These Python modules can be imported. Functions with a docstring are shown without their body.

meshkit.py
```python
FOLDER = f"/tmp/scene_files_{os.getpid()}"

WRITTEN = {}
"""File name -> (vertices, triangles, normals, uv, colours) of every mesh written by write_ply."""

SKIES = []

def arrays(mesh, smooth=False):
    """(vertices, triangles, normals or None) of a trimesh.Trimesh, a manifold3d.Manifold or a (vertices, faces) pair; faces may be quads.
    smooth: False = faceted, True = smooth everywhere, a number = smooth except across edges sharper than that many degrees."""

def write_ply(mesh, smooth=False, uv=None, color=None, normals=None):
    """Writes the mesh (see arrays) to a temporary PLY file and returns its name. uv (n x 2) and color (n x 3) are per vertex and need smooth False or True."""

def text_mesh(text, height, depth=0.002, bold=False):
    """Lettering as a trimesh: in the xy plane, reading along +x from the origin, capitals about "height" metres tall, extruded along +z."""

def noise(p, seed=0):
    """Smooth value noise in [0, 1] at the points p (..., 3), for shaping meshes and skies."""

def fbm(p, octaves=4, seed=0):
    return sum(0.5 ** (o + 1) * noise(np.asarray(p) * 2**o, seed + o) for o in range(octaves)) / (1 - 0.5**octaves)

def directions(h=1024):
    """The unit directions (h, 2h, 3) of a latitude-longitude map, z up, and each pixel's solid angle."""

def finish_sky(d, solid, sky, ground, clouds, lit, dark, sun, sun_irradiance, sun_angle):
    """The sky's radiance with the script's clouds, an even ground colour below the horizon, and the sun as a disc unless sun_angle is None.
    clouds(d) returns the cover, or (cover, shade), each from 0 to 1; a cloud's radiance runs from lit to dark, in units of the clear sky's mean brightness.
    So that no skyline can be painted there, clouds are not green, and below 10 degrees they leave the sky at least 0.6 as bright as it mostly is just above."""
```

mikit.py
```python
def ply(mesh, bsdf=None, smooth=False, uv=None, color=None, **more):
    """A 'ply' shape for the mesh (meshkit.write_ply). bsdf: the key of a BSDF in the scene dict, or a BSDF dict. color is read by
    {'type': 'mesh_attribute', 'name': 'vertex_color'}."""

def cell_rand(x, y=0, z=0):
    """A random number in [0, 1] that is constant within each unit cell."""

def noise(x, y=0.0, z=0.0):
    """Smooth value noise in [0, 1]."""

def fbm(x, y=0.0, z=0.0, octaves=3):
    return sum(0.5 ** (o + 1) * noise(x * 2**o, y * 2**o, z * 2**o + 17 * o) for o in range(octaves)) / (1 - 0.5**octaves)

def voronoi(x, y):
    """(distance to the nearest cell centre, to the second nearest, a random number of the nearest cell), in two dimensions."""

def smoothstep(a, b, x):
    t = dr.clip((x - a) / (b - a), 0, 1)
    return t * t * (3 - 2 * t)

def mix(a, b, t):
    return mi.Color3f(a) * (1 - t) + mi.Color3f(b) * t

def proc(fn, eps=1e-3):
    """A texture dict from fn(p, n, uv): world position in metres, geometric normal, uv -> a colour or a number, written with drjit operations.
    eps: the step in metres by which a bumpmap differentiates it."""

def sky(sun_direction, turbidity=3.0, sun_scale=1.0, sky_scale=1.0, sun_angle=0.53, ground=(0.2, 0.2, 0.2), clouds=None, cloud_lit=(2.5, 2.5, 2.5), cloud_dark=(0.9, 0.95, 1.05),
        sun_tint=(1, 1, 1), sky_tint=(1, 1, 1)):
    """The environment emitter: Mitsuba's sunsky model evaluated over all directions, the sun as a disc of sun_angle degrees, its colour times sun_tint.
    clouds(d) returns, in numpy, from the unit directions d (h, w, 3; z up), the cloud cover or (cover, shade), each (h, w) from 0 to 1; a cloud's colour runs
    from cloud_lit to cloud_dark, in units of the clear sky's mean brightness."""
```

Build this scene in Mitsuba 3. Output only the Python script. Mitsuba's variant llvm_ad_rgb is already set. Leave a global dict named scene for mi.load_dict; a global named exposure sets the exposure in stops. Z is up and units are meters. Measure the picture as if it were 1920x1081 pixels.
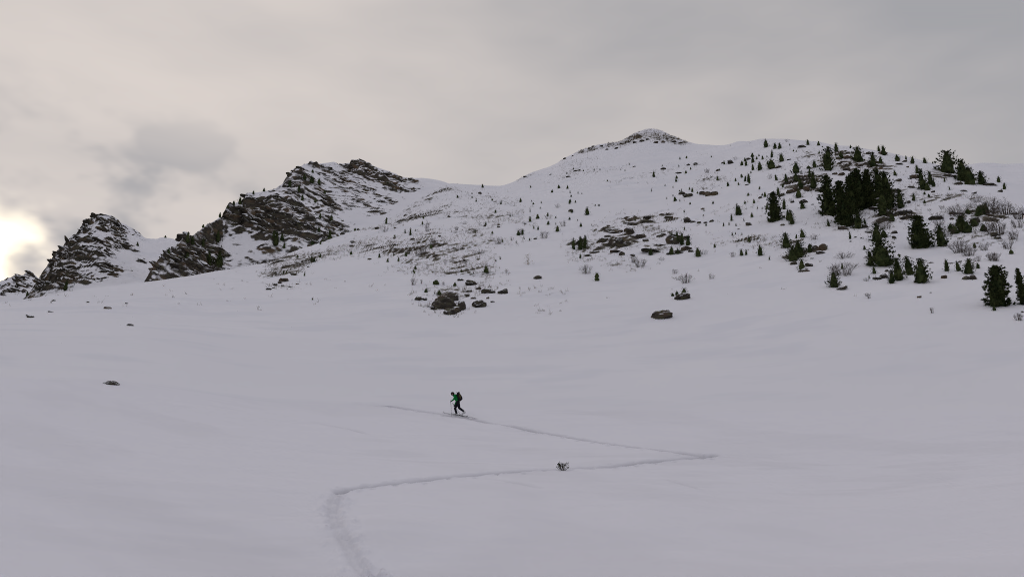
import math, random
import numpy as np, trimesh, manifold3d
import drjit as dr, mitsuba as mi, mikit, meshkit
from scipy.interpolate import RBFInterpolator, RectBivariateSpline, PchipInterpolator
from scipy.spatial import cKDTree, ConvexHull
from scipy.ndimage import gaussian_filter

# ---------------------------------------------------------------- camera (the eye is the world's origin, z up, metres)
PITCH = math.radians(14.0)
F = 1536.0                                  # focal length in pixels of the 1920 x 1081 photograph
scene, labels = {}, {}
T = mi.ScalarTransform4f
scene['camera'] = {'type': 'perspective', 'fov': 2 * math.degrees(math.atan(960 / F)), 'fov_axis': 'x', 'near_clip': 0.1, 'far_clip': 6000.0,
                   'to_world': T().look_at(origin=[0, 0, 0], target=[0, math.cos(PITCH), math.sin(PITCH)], up=[0, 0, 1])}

# ---------------------------------------------------------------- sky: a thin winter overcast, the low sun breaking through on the left
exposure = 3.22
SUN_AZ, SUN_EL = math.radians(-38.8), math.radians(13.0)
SUN = np.array([math.sin(SUN_AZ) * math.cos(SUN_EL), math.cos(SUN_AZ) * math.cos(SUN_EL), math.sin(SUN_EL)])


def clouds(d):
    e = np.degrees(np.arcsin(np.clip(d[..., 2], -1, 1)))
    ang = np.degrees(np.arccos(np.clip(d @ SUN, -1, 1)))
    gap = np.array([math.sin(math.radians(-33.6)) * math.cos(math.radians(13.7)), math.cos(math.radians(-33.6)) * math.cos(math.radians(13.7)), math.sin(math.radians(13.7))])
    off = np.degrees(np.arccos(np.clip(d @ gap, -1, 1)))
    # flat cloud layer: noise on the plane of the clouds, seen in perspective
    q = d / (d[..., 2:3] + 0.25)
    n1 = meshkit.fbm(q * [1.6, 1.6, 0] + [3.1, 7.7, 0], 5, 11)
    n2 = meshkit.fbm(d * [9, 9, 13] + [1.3, 4.2, 9.1], 5, 23)
    n3 = meshkit.fbm(d * [18, 18, 26] + [5.3, 2.2, 1.1], 4, 31)
    s = lambda a, b, x: np.clip((x - a) / (b - a), 0, 1) ** 2 * (3 - 2 * np.clip((x - a) / (b - a), 0, 1))
    n4 = meshkit.fbm(d * [5, 5, 14] + [8.3, 1.2, 4.1], 5, 43)
    shade = 0.53 + 0.48 * s(26, 70, ang + 24 * (n1 - 0.5)) + 0.20 * (n1 - 0.5) + 0.36 * (n4 - 0.5)
    shade = shade * (1 - 0.9 * s(30, 80, e))                 # an overcast sky is brightest overhead
    # darker scraps of low cloud around the sun
    scraps = s(0.42, 0.64, n2 + 0.5 * (n3 - 0.5)) * s(34, 12, ang) * s(0.3, 3.0, off) * s(27, 18, e)
    shade = shade + 0.56 * scraps * (1 - shade * 0.5)
    # the break in the cloud in front of the sun
    hole = s(4.8, 0.2, off + 6 * (n2 - 0.5) + 6 * (n3 - 0.5)) * (1 - 0.8 * scraps)
    hole = 0.22 * hole ** 1.8
    return (1 - hole) * (1 - 0.40 * s(34, 70, e)), np.clip(shade, 0, 1)


scene['sky'] = mikit.sky(SUN, turbidity=4, sun_scale=0.02, sky_scale=1.0, sun_angle=6.0, ground=(0.6, 0.6, 0.62), clouds=clouds,
                         cloud_lit=(1.41, 1.25, 1.13), cloud_dark=(0.545, 0.545, 0.58), sun_tint=(1, 0.9, 0.75), sky_tint=(0.98, 1.02, 1.12))

# ---------------------------------------------------------------- materials


def diffuse(key, rgb):
    scene[key] = {'type': 'twosided', 'nested': {'type': 'diffuse', 'reflectance': {'type': 'rgb', 'value': list(rgb)}}}


def painted(key, fn):
    scene[key] = {'type': 'twosided', 'nested': {'type': 'diffuse', 'reflectance': mikit.proc(fn)}}


def rock_colour(p):
    a = mikit.fbm(p.x * 0.35, p.y * 0.35, p.z * 0.5, 3)
    b = mikit.fbm(p.x * 1.9, p.y * 1.9, p.z * 2.6, 3)
    c = mikit.mix([0.032, 0.029, 0.026], [0.105, 0.09, 0.073], mikit.smoothstep(0.3, 0.75, 0.5 * a + 0.5 * b))
    c = mikit.mix(c, [0.12, 0.08, 0.05], 0.7 * mikit.smoothstep(0.55, 0.75, a))      # iron-brown stain
    return mikit.mix(c, [0.10, 0.105, 0.055], 0.55 * mikit.smoothstep(0.56, 0.72, b))   # lichen


SNOW = [0.825, 0.84, 0.885]


def snow_colour(p):
    # fresh powder and, in streaks, greyer wind crust
    w = mikit.fbm(p.x * 0.06, p.y * 0.05, p.z * 0.1, 3)
    k = mikit.smoothstep(0.50, 0.72, mikit.fbm(p.x * 0.10 + p.y * 0.05, p.y * 0.25 - p.x * 0.08, p.z * 0.2, 4))
    return mikit.mix(mikit.mix([0.81, 0.805, 0.86], [0.865, 0.855, 0.90], w), [0.795, 0.795, 0.855], k)


def ground_fn(p, n, uv):
    a = mikit.fbm(p.x * 0.8, p.y * 0.8, p.z * 0.8, 3)
    b = mikit.fbm(p.x * 0.25, p.y * 0.25, p.z * 0.35, 3)
    steep = mikit.smoothstep(0.66, 0.56, n.z + 0.42 * (a - 0.5) + 0.25 * (b - 0.5))
    return mikit.mix(snow_colour(p), rock_colour(p), steep)


def pasture_fn(p, n, uv):
    # hillside: steep little risers show grass and heather through the snow
    a = mikit.fbm(p.x * 1.1, p.y * 1.1, p.z * 1.5, 3)
    b = mikit.fbm(p.x * 0.21 + 5, p.y * 0.21, p.z * 0.3, 2)
    steep = mikit.smoothstep(0.73, 0.60, n.z + 0.34 * (a - 0.5))
    grass = mikit.mix([0.12, 0.11, 0.095], [0.27, 0.25, 0.215], b)
    return mikit.mix(snow_colour(p), mikit.mix(grass, rock_colour(p), mikit.smoothstep(0.62, 0.5, n.z)), steep)


def boulder_fn(p, n, uv):
    a = mikit.fbm(p.x * 1.7, p.y * 1.7, p.z * 1.7, 3)
    snow = mikit.smoothstep(0.62, 0.78, n.z + 0.45 * (a - 0.5))
    return mikit.mix(rock_colour(p), SNOW, snow)


def foliage_fn(p, n, uv):
    a = mikit.fbm(p.x * 0.9, p.y * 0.9, p.z * 0.9, 2)
    b = mikit.noise(p.x * 6, p.y * 6, p.z * 6)
    return mikit.mix([0.018, 0.029, 0.014], [0.078, 0.092, 0.036], mikit.smoothstep(0.25, 0.8, 0.55 * a + 0.45 * b))


scene['fresh_snow'] = {'type': 'twosided', 'nested': {'type': 'diffuse', 'reflectance': {'type': 'mesh_attribute', 'name': 'vertex_color'}}}   # trodden snow is greyer, and the shade in the ruts is painted in
painted('snow_and_rock', ground_fn)
painted('snow_and_grass', pasture_fn)
painted('boulder_rock', boulder_fn)
painted('needles', foliage_fn)
diffuse('bark', (0.06, 0.045, 0.035))
diffuse('twig_bark', (0.08, 0.066, 0.057))
diffuse('red_twig_bark', (0.11, 0.06, 0.04))
diffuse('straw', (0.23, 0.18, 0.10))

# ---------------------------------------------------------------- terrain
def ray(px, py):
    """azimuth and tangent of the elevation of a photograph pixel"""
    u, v = (np.asarray(px, float) - 960) / F, (540.5 - np.asarray(py, float)) / F
    y, z = math.cos(PITCH) - v * math.sin(PITCH), math.sin(PITCH) + v * math.cos(PITCH)
    return np.arctan2(u, y), z / np.hypot(u, y)


def depth_of(x, y, z):
    return y * math.cos(PITCH) + z * math.sin(PITCH)


def s01(a, b, x):
    t = np.clip((x - a) / (b - a), 0, 1)
    return t * t * (3 - 2 * t)


R0 = 61.5
CREST = np.array([(-150, 585, 140), (0, 559, 152), (60, 553, 157), (130, 541, 163), (200, 531, 170), (270, 522, 176), (340, 514, 182), (420, 503, 190), (480, 495, 198), (500, 490, 202),
                  (520, 480, 206), (570, 460, 216), (652, 434, 232), (700, 418, 243), (740, 402, 255), (790, 372, 270), (853, 345, 288), (900, 346, 294), (935, 347, 298), (960, 341, 302),
                  (985, 328, 308), (1010, 318, 314), (1040, 304, 322), (1060, 292, 328), (1090, 280, 336), (1120, 272, 343), (1150, 267, 350), (1175, 258, 356), (1195, 249, 360),
                  (1215, 245, 362), (1240, 248, 360), (1262, 258, 352), (1290, 268, 340), (1340, 270, 320), (1380, 269, 303), (1430, 264, 285), (1480, 262, 272), (1520, 266, 264),
                  (1560, 272, 258), (1600, 277, 254), (1640, 283, 250), (1680, 292, 245), (1720, 300, 240), (1760, 310, 234), (1800, 322, 228), (1840, 330, 224), (1880, 338, 220),
                  (1920, 348, 216), (2050, 380, 208)], float)
caz, cte = ray(CREST[:, 0], CREST[:, 1])
ext = lambda a, lo, hi: np.concatenate([[lo], a, [hi]])
caz_x, cte_x, clr_x = ext(caz, -1.3, 1.3), ext(cte, cte[0], cte[-1]), ext(np.log(CREST[:, 2] / R0), np.log(120 / R0), np.log(190 / R0))
crest_te, crest_L = PchipInterpolator(caz_x, cte_x), PchipInterpolator(caz_x, clr_x)
A0 = 1 / math.log(300 / R0)
COLUMNS = {   # photograph column: rows and the distance in metres at which the slope stands there
    -150: [(1081, 21), (900, 32), (800, 43), (716, 57), (650, 74), (612, 96)],
    0: [(1081, 21.5), (900, 33), (800, 44), (716, 59), (650, 78), (600, 106)],
    270: [(1081, 22), (925, 31), (800, 47), (716, 62), (650, 82), (600, 107), (560, 135)],
    500: [(1081, 22), (925, 31.5), (850, 41), (778, 55), (700, 76), (620, 105), (560, 139), (520, 168)],
    740: [(1081, 22), (985, 26.5), (925, 32), (852, 42.5), (778, 57), (700, 77), (600, 111), (540, 139), (480, 175), (430, 215)],
    960: [(1081, 22), (985, 26.5), (925, 32), (852, 43), (778, 58.5), (700, 78), (600, 111), (540, 137), (480, 168), (420, 206), (375, 249)],
    1215: [(1081, 22), (985, 27), (925, 32.5), (852, 43.5), (778, 59), (700, 78), (600, 109), (540, 133), (480, 160), (420, 192), (360, 232), (310, 275)],
    1440: [(1081, 22.5), (985, 28), (925, 34), (852, 45), (778, 60), (700, 78), (600, 105), (540, 126), (480, 149), (420, 174), (360, 203), (310, 235)],
    1640: [(1081, 23), (985, 28.5), (925, 35), (852, 46), (778, 60), (700, 77), (600, 102), (540, 121), (480, 142), (420, 165), (360, 192), (320, 214)],
    1920: [(1081, 23), (925, 35), (852, 46), (778, 60), (700, 76), (600, 100), (540, 117), (480, 138), (420, 162), (380, 184)],
    2100: [(1081, 23), (925, 35), (852, 46), (778, 60), (700, 76), (600, 100), (540, 117), (480, 138), (430, 160)]}


def to_t(az, L):
    Lc = crest_L(np.clip(az, -1.25, 1.25))
    return np.where(L > 0, A0 * L + (1 - A0 * Lc) / Lc**2 * L * L, A0 * L)


def to_L(az, t):
    Lc = crest_L(np.clip(az, -1.25, 1.25))
    b = (1 - A0 * Lc) / Lc**2
    disc = np.sqrt(np.maximum(A0 * A0 + 4 * b * np.maximum(t, 0), 1e-9))
    return np.where(t > 0, 2 * t / (A0 + disc), t / A0)


pts, val = [], []
for px, rows in COLUMNS.items():
    for py, r in rows:
        a, te = ray(px, py)
        pts.append((a, to_t(a, math.log(r / R0)))), val.append(te)
        if px in (-150, 2100):
            for k in (0.15, 0.4):
                a2 = a + k * (1 if px > 0 else -1)
                pts.append((a2, to_t(a2, math.log(r / R0)))), val.append(te)
for a in np.arange(-1.1, 1.11, 0.05):
    pts.append((a, 1.0)), val.append(crest_te(a))
    if abs(a) % 0.2 < 0.051:
        for r, z in ((8, -2.25), (11, -2.5), (15, -2.5)):
            pts.append((a, to_t(a, math.log(r / R0)))), val.append(z / r)
pts, val = np.array(pts), np.array(val)
K = np.array([2.2, 1.0])
rbf = RBFInterpolator(pts * K, val, kernel='thin_plate_spline', smoothing=2e-5)
ga, gt = np.linspace(-1.1, 1.1, 150), np.linspace(-1.35, 1.3, 170)
GA, GT = np.meshgrid(ga, gt, indexing='ij')
base_te = RectBivariateSpline(ga, gt, gaussian_filter(rbf(np.stack([GA.ravel(), GT.ravel()], 1) * K).reshape(GA.shape), 1.0))


def noise3(x, y, z, f, octv, seed):
    return meshkit.fbm(np.stack([x * f, y * f, z * f + 0 * x], -1), octv, seed) - 0.5


def slope_height(az, r, t):
    """bare height of the hillside below the eye's level system, without small detail"""
    a = np.clip(az, -1.05, 1.05)
    te = base_te.ev(a, np.minimum(t, 1.0))
    te = te + (crest_te(a) - base_te.ev(a, 1.0)) * s01(0.72, 1.0, t)
    te = np.where(t > 1, te - 3.0 * (t - 1) ** 2 - 0.10 * (t - 1), te)
    z = r * te
    near = s01(12, 7, r)
    z = z * (1 - near) + near * (-1.65 - 0.7 * s01(0, 9, r))
    back = s01(1.1, 2.2, np.abs(az))                 # behind the viewer the ground runs gently downhill
    return z * (1 - back) + back * (-1.65 - 0.12 * r)


class Sheet:
    """a grid of ground points (columns of azimuth, rows going away) that can also tell where a pixel's ray meets it"""

    def __init__(self, az, R, Z):
        self.az, self.R, self.Z = az, R, Z
        self.A = np.repeat(az[:, None], R.shape[1], 1)
        self.X, self.Y = R * np.sin(self.A), R * np.cos(self.A)

    def mesh(self):
        n, m = self.R.shape
        v = np.stack([self.X, self.Y, self.Z], -1).reshape(-1, 3)
        i, j = np.meshgrid(np.arange(n - 1), np.arange(m - 1), indexing='ij')
        q = (i * m + j).ravel()
        f = np.concatenate([np.stack([q, q + m + 1, q + m], 1), np.stack([q, q + 1, q + m + 1], 1)])
        f = np.concatenate([np.stack([q, q + m, q + m + 1], 1), np.stack([q, q + m + 1, q + 1], 1)])
        return v, f

    def at(self, px, py, last=False):
        a, te = ray(px, py)
        j = np.clip(np.searchsorted(self.az, a) - 1, 0, len(self.az) - 2)
        w = np.clip((a - self.az[j]) / (self.az[j + 1] - self.az[j]), 0, 1)
        R, Z = (g[j] * (1 - w) + g[j + 1] * w for g in (self.R, self.Z))
        E = Z / R
        k = np.nonzero(E >= te)[0]
        if len(k) == 0:
            k = int(np.argmax(E)); r, z = R[k], Z[k]
        elif k[0] == 0:
            r, z = R[0], Z[0]
        else:
            k = k[0]; u = (te - E[k - 1]) / (E[k] - E[k - 1]); r, z = R[k - 1] + u * (R[k] - R[k - 1]), Z[k - 1] + u * (Z[k] - Z[k - 1])
        return np.array([r * math.sin(a), r * math.cos(a), z])

    def height(self, x, y):
        a, r = math.atan2(x, y), math.hypot(x, y)
        j = int(np.clip(np.searchsorted(self.az, a) - 1, 0, len(self.az) - 2))
        w = np.clip((a - self.az[j]) / (self.az[j + 1] - self.az[j]), 0, 1)
        return float((1 - w) * np.interp(r, self.R[j], self.Z[j]) + w * np.interp(r, self.R[j + 1], self.Z[j + 1]))


def terrace(q, s):
    """steps of height s in the level q: how far a point is moved up or down so that treads and risers form"""
    u = q / s
    f = u - np.floor(u)
    return s * (s01(0.30, 0.62, f) - f)


def blob(sheet, spots):
    """sum of soft patches on the ground: (px, py, half width px, half height px, strength)"""
    m = np.zeros_like(sheet.R)
    for px, py, wx, wy, k in spots:
        c, top, bot = sheet.at(px, py), sheet.at(px, py - wy), sheet.at(px, py + wy)
        ra = max(wx * np.linalg.norm(c) / F, 0.5)
        rc, r1, r2 = math.hypot(c[0], c[1]), math.hypot(top[0], top[1]), math.hypot(bot[0], bot[1])
        rr = np.where(sheet.R > rc, max(r1 - rc, 1.0), max(rc - r2, 1.0))
        d = np.sqrt(((sheet.A - math.atan2(c[0], c[1])) * rc / ra) ** 2 + ((sheet.R - rc) / rr) ** 2)
        m = np.maximum(m, k * s01(1.25, 0.45, d))
    return m


dense = np.arange(-0.60, 0.6001, 0.00145)
side = np.concatenate([np.linspace(0.63, 1.2, 16), np.linspace(1.3, math.pi, 14)])
AZ_FAR = np.concatenate([-side[::-1], dense, side])
tt = np.concatenate([np.linspace(0, 1.0, 500), 1 + 0.25 * np.linspace(0, 1, 22)[1:] ** 1.5])
Ag, Tg = np.meshgrid(AZ_FAR, tt, indexing='ij')
Rg = R0 * np.exp(to_L(Ag, Tg)) - 0.4 * (1 - s01(0, 0.1, Tg))
Tg = to_t(Ag, np.log(Rg / R0))
hill = Sheet(AZ_FAR, Rg, slope_height(Ag, Rg, Tg))
# soft drifts and hollows, growing up the slope
hill.Z += s01(60, 110, Rg) * 0.013 * Rg * noise3(hill.X, hill.Y, 0, 1 / 34, 3, 5) + s01(60, 90, Rg) * 0.6 * noise3(hill.X, hill.Y, 0, 1 / 9, 3, 7)

PASTURE = [(1215, 256, 64, 10, 1.3), (1260, 262, 34, 7, 1.3), (1160, 268, 36, 7, 1.2), (1100, 280, 24, 8, 1.1), (1135, 273, 30, 7, 1.1), (1058, 296, 12, 7, 1.), (985, 331, 18, 5, .9), (1170, 470, 60, 20, 1.), (1130, 465, 50, 20, 1.), (1190, 415, 50, 16, 1.), (1250, 430, 60, 20, .9), (1250, 480, 50, 12, .7),
           (560, 480, 60, 30, .8), (540, 515, 50, 30, .9), (640, 470, 70, 25, .6), (700, 450, 60, 30, .7), (770, 430, 70, 40, .9), (760, 460, 60, 22, 1.), (840, 400, 70, 30, .7), (900, 380, 60, 25, .5), (930, 400, 60, 25, .7),
           (830, 470, 60, 30, .9), (900, 430, 70, 40, .7), (880, 490, 50, 25, .7), (960, 430, 50, 35, .5), (860, 510, 80, 25, .7), (780, 500, 40, 25, .5), (840, 555, 70, 40, .8), (900, 530, 60, 25, .7),
           (760, 350, 60, 16, .8), (820, 352, 50, 12, .7), (770, 385, 50, 20, .6), (1070, 325, 50, 12, .6), (1080, 300, 40, 14, .7), (1180, 335, 40, 14, 1.), (1215, 330, 35, 20, 1.), (1130, 325, 60, 14, .5),
           (1000, 590, 60, 14, .35), (1010, 560, 60, 20, .35), (1330, 340, 40, 16, .9), (1370, 400, 50, 18, .5), (1380, 450, 60, 16, .9), (1440, 460, 30, 20, 1.), (1400, 430, 60, 30, .5), (1280, 320, 50, 16, .5),
           (1340, 470, 50, 16, .5), (1180, 490, 60, 20, .6), (1110, 480, 50, 14, .7), (1700, 350, 60, 26, .7), (1560, 330, 90, 40, .6), (1620, 400, 90, 40, .6), (1800, 400, 90, 50, .6), (1850, 430, 70, 40, .6), (1480, 300, 60, 20, .5)]
ROCKY = [(1195, 262, 20, 6, .6), (1240, 266, 20, 5, .6), (1130, 452, 70, 28, .9), (1170, 430, 60, 30, 1.), (1200, 440, 60, 34, .9), (1250, 455, 50, 26, 1.), (1275, 450, 26, 24, .8), (1220, 408, 60, 12, .8), (1100, 465, 40, 14, .8), (1310, 440, 30, 10, .4),
         (1590, 305, 70, 26, .7), (1650, 370, 60, 40, .6), (1680, 410, 40, 22, .8), (1840, 400, 40, 25, .7), (838, 560, 34, 22, .5), (1490, 470, 40, 24, .5), (1500, 345, 40, 30, .5), (1790, 330, 40, 20, .6)]
mp, mr = blob(hill, PASTURE), blob(hill, ROCKY)
X, Y, Z, R = hill.X, hill.Y, hill.Z, hill.R
patch = s01(-0.16, 0.14, noise3(X, Y, Z, 1 / 13, 3, 41))
q = Z - 0.42 * X + 2.2 * noise3(X, Y, Z, 1 / 13, 4, 43)
streaks = np.minimum(mp * 1.1, 1.0) * (0.3 + 0.7 * patch) * s01(-.06, .12, noise3(X * 0.4, Y * 0.8, (Z - 0.42 * X) * 1.2, 1 / 3.2, 3, 47))
lumps = mr * s01(-.06, .12, noise3(X, Y, Z, 1 / 6, 3, 49))
q2 = Z - 0.2 * X + 9.0 * noise3(X, Y, Z, 1 / 12, 3, 53)
knob = blob(hill, [(1215, 252, 66, 13, 1.), (1255, 260, 40, 8, 1.), (1165, 268, 36, 7, .8), (1100, 281, 26, 7, .6)])
hill.Z = Z + knob * (3.0 * noise3(X, Y, Z, 1 / 5.0, 3, 63) + 0.9 * s01(-.12, .06, noise3(X, Y, Z, 1 / 4.0, 3, 64)) * terrace(Z + 3 * noise3(X, Y, Z, 1 / 6, 3, 65), 1.5)) + 0.95 * streaks * terrace(q, 1.15) + lumps * 0.95 * terrace(q2, 2.6) + mr * 2.0 * noise3(X, Y, Z, 1 / 7, 3, 59) + np.maximum(mp, mr) * 0.3 * noise3(X, Y, Z, 1 / 2.2, 2, 61)

# the near snow field, fine enough for the skin track
AZ_NEAR = np.concatenate([-side[::-1], np.arange(-0.60, 0.6001, 0.0024), side])
rr = np.concatenate([np.linspace(0.6, 16, 40), np.arange(16.3, 20, 0.25), np.arange(20, 62.01, 0.085)])
An, Rn = np.meshgrid(AZ_NEAR, rr, indexing='ij')
near = Sheet(AZ_NEAR, Rn, slope_height(An, Rn, to_t(An, np.log(Rn / R0))))
hill.Z[:, 0] -= 0.03


def at(px, py):
    a, te = ray(px, py)
    p = near.at(px, py)
    return hill.at(px, py) if math.hypot(p[0], p[1]) > 61.0 or near.Z[np.searchsorted(AZ_NEAR, a), -1] / 62 < te else p


def ground(x, y):
    return near.height(x, y) if math.hypot(x, y) < 61.5 else hill.height(x, y)


# skin track: down the traverse, round the kick turn, back across and down to the viewer
TRACKS = [([(520, 728), (600, 742), (680, 756), (740, 762), (790, 769), (830, 775)], 0.7, 0.14), ([(830, 775), (892, 786), (960, 799), (1040, 811), (1110, 823), (1180, 834), (1240, 843), (1290, 850), (1330, 853)], 0.9, 0.15),
          ([(1338, 851), (1300, 857), (1250, 862), (1190, 868), (1130, 874), (1050, 882), (960, 890), (860, 899), (780, 908), (720, 914), (670, 922), (640, 928)], 1.0, 0.21),
          ([(575, 788), (640, 800), (700, 813)], 0.28, 0.08), ([(880, 900), (960, 910), (1030, 926)], 0.28, 0.08), ([(1215, 888), (1270, 903), (1330, 922)], 0.25, 0.08), ([(950, 1030), (1010, 1046)], 0.25, 0.08), ([(380, 690), (460, 712), (520, 728)], 0.3, 0.14),
          ([(646, 926), (632, 934), (625, 950), (624, 970), (629, 993), (640, 1014), (655, 1035), (673, 1058), (694, 1080), (716, 1105)], 0.36, 0.18)]
Xn, Yn = near.X, near.Y
dz, packed_shade = np.zeros_like(near.Z), np.zeros_like(near.Z)
inside = (np.abs(An) < 0.6) & (Rn > 19)
for line, deep, half in TRACKS:
    w = np.array([at(*p)[:2] for p in line])
    s = np.concatenate([[0], np.cumsum(np.linalg.norm(np.diff(w, axis=0), axis=1))])
    u = np.arange(0, s[-1], 0.05)
    path = np.stack([PchipInterpolator(s, w[:, k])(u) for k in (0, 1)], 1)
    path += 0.20 * np.stack([noise3(u, 0 * u, 0, 0.35, 3, 71), noise3(u, 0 * u, 9, 0.35, 3, 72)], 1)
    box = inside & (Xn > path[:, 0].min() - 1.5) & (Xn < path[:, 0].max() + 1.5) & (Yn > path[:, 1].min() - 1.5) & (Yn < path[:, 1].max() + 1.5)
    d, k = cKDTree(path).query(np.stack([Xn[box], Yn[box]], 1), distance_upper_bound=1.6)
    ok = np.isfinite(d)
    d, k = d[ok], k[ok]
    rough = 1 + 1.5 * noise3(Xn[box][ok], Yn[box][ok], 0, 1 / 0.30, 3, 73)
    ends = s01(0, 2.5, u)[k] * s01(0, 1.5, u[-1] - u)[k] if deep < 0.35 else 1.0
    cut = -0.17 * np.exp(-((d - half * 0.62) / 0.085) ** 2) - (0.09 if deep != 0.36 else 0.03) * np.exp(-(d / (half + 0.08)) ** 4) + 0.035 * rough * np.exp(-((d - half - 0.22) / 0.10) ** 2)
    part = np.zeros(box.sum())
    part[ok] = deep * ends * cut * rough
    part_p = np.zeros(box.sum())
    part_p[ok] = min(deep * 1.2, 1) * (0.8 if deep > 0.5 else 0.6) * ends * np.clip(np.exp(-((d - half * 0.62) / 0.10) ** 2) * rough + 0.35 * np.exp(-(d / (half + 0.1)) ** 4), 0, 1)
    if deep == 0.36:                                      # broken crumbs of crust along the trodden bend
        crumb = np.maximum(noise3(Xn[box], Yn[box], 0, 1 / 0.22, 2, 75) - 0.12, 0)
        part[ok] += 0.6 * crumb[ok] * np.exp(-((d - 0.25) / 0.42) ** 2) - 0.30 * np.maximum(noise3(Xn[box][ok], Yn[box][ok], 0, 1 / 0.5, 2, 76) - 0.02, 0) * np.exp(-(d / 0.6) ** 2)
    if deep > 0.5:                                       # pole plants on both sides of the track
        for n_, a_ in enumerate(np.arange(0.4, s[-1], 0.62)):
            i_ = int(a_ / 0.05)
            t_ = path[min(i_ + 2, len(path) - 1)] - path[max(i_ - 2, 0)]
            t_ = t_ / (np.linalg.norm(t_) + 1e-9)
            c_ = path[min(i_, len(path) - 1)] + np.array([-t_[1], t_[0]]) * (0.42 + half * 0.5 + 0.12 * math.sin(7.7 * n_)) * (1 if n_ % 2 else -1)
            e_ = np.exp(-((Xn[box] - c_[0]) ** 2 + (Yn[box] - c_[1]) ** 2) / 0.07 ** 2)
            part -= 0.16 * e_
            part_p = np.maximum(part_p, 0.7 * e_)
    packed_shade[box] = np.maximum(packed_shade[box], part_p)
    dz[box] = np.where(np.abs(part) > np.abs(dz[box]), part, dz[box])
ripple = 0.05 * noise3(Xn * 0.55 + Yn * 0.3, Yn * 1.5 - Xn * 0.2, 0, 1 / 0.9, 3, 81) + 0.42 * noise3(Xn * 0.45 + 0.2 * Yn, Yn, 0, 1 / 7, 3, 83)
wind = s01(0.02, 0.2, noise3(Xn * 0.3 - Yn * 0.12, Yn * 1.1, 0, 1 / 4.5, 3, 85))
near.Z += s01(3, 8, Rn) * (ripple * s01(62, 58, Rn) + 0.08 * wind * s01(62, 55, Rn)) + dz


def add(key, mesh, bsdf, smooth=False, to_world=None):
    scene[key] = mikit.ply(mesh, bsdf, smooth)
    if to_world is not None:
        scene[key]['to_world'] = to_world
    return key


def struct(key, mesh, bsdf, smooth=True):
    add(key, mesh, bsdf, smooth)
    labels[key] = {'kind': 'structure'}


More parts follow.
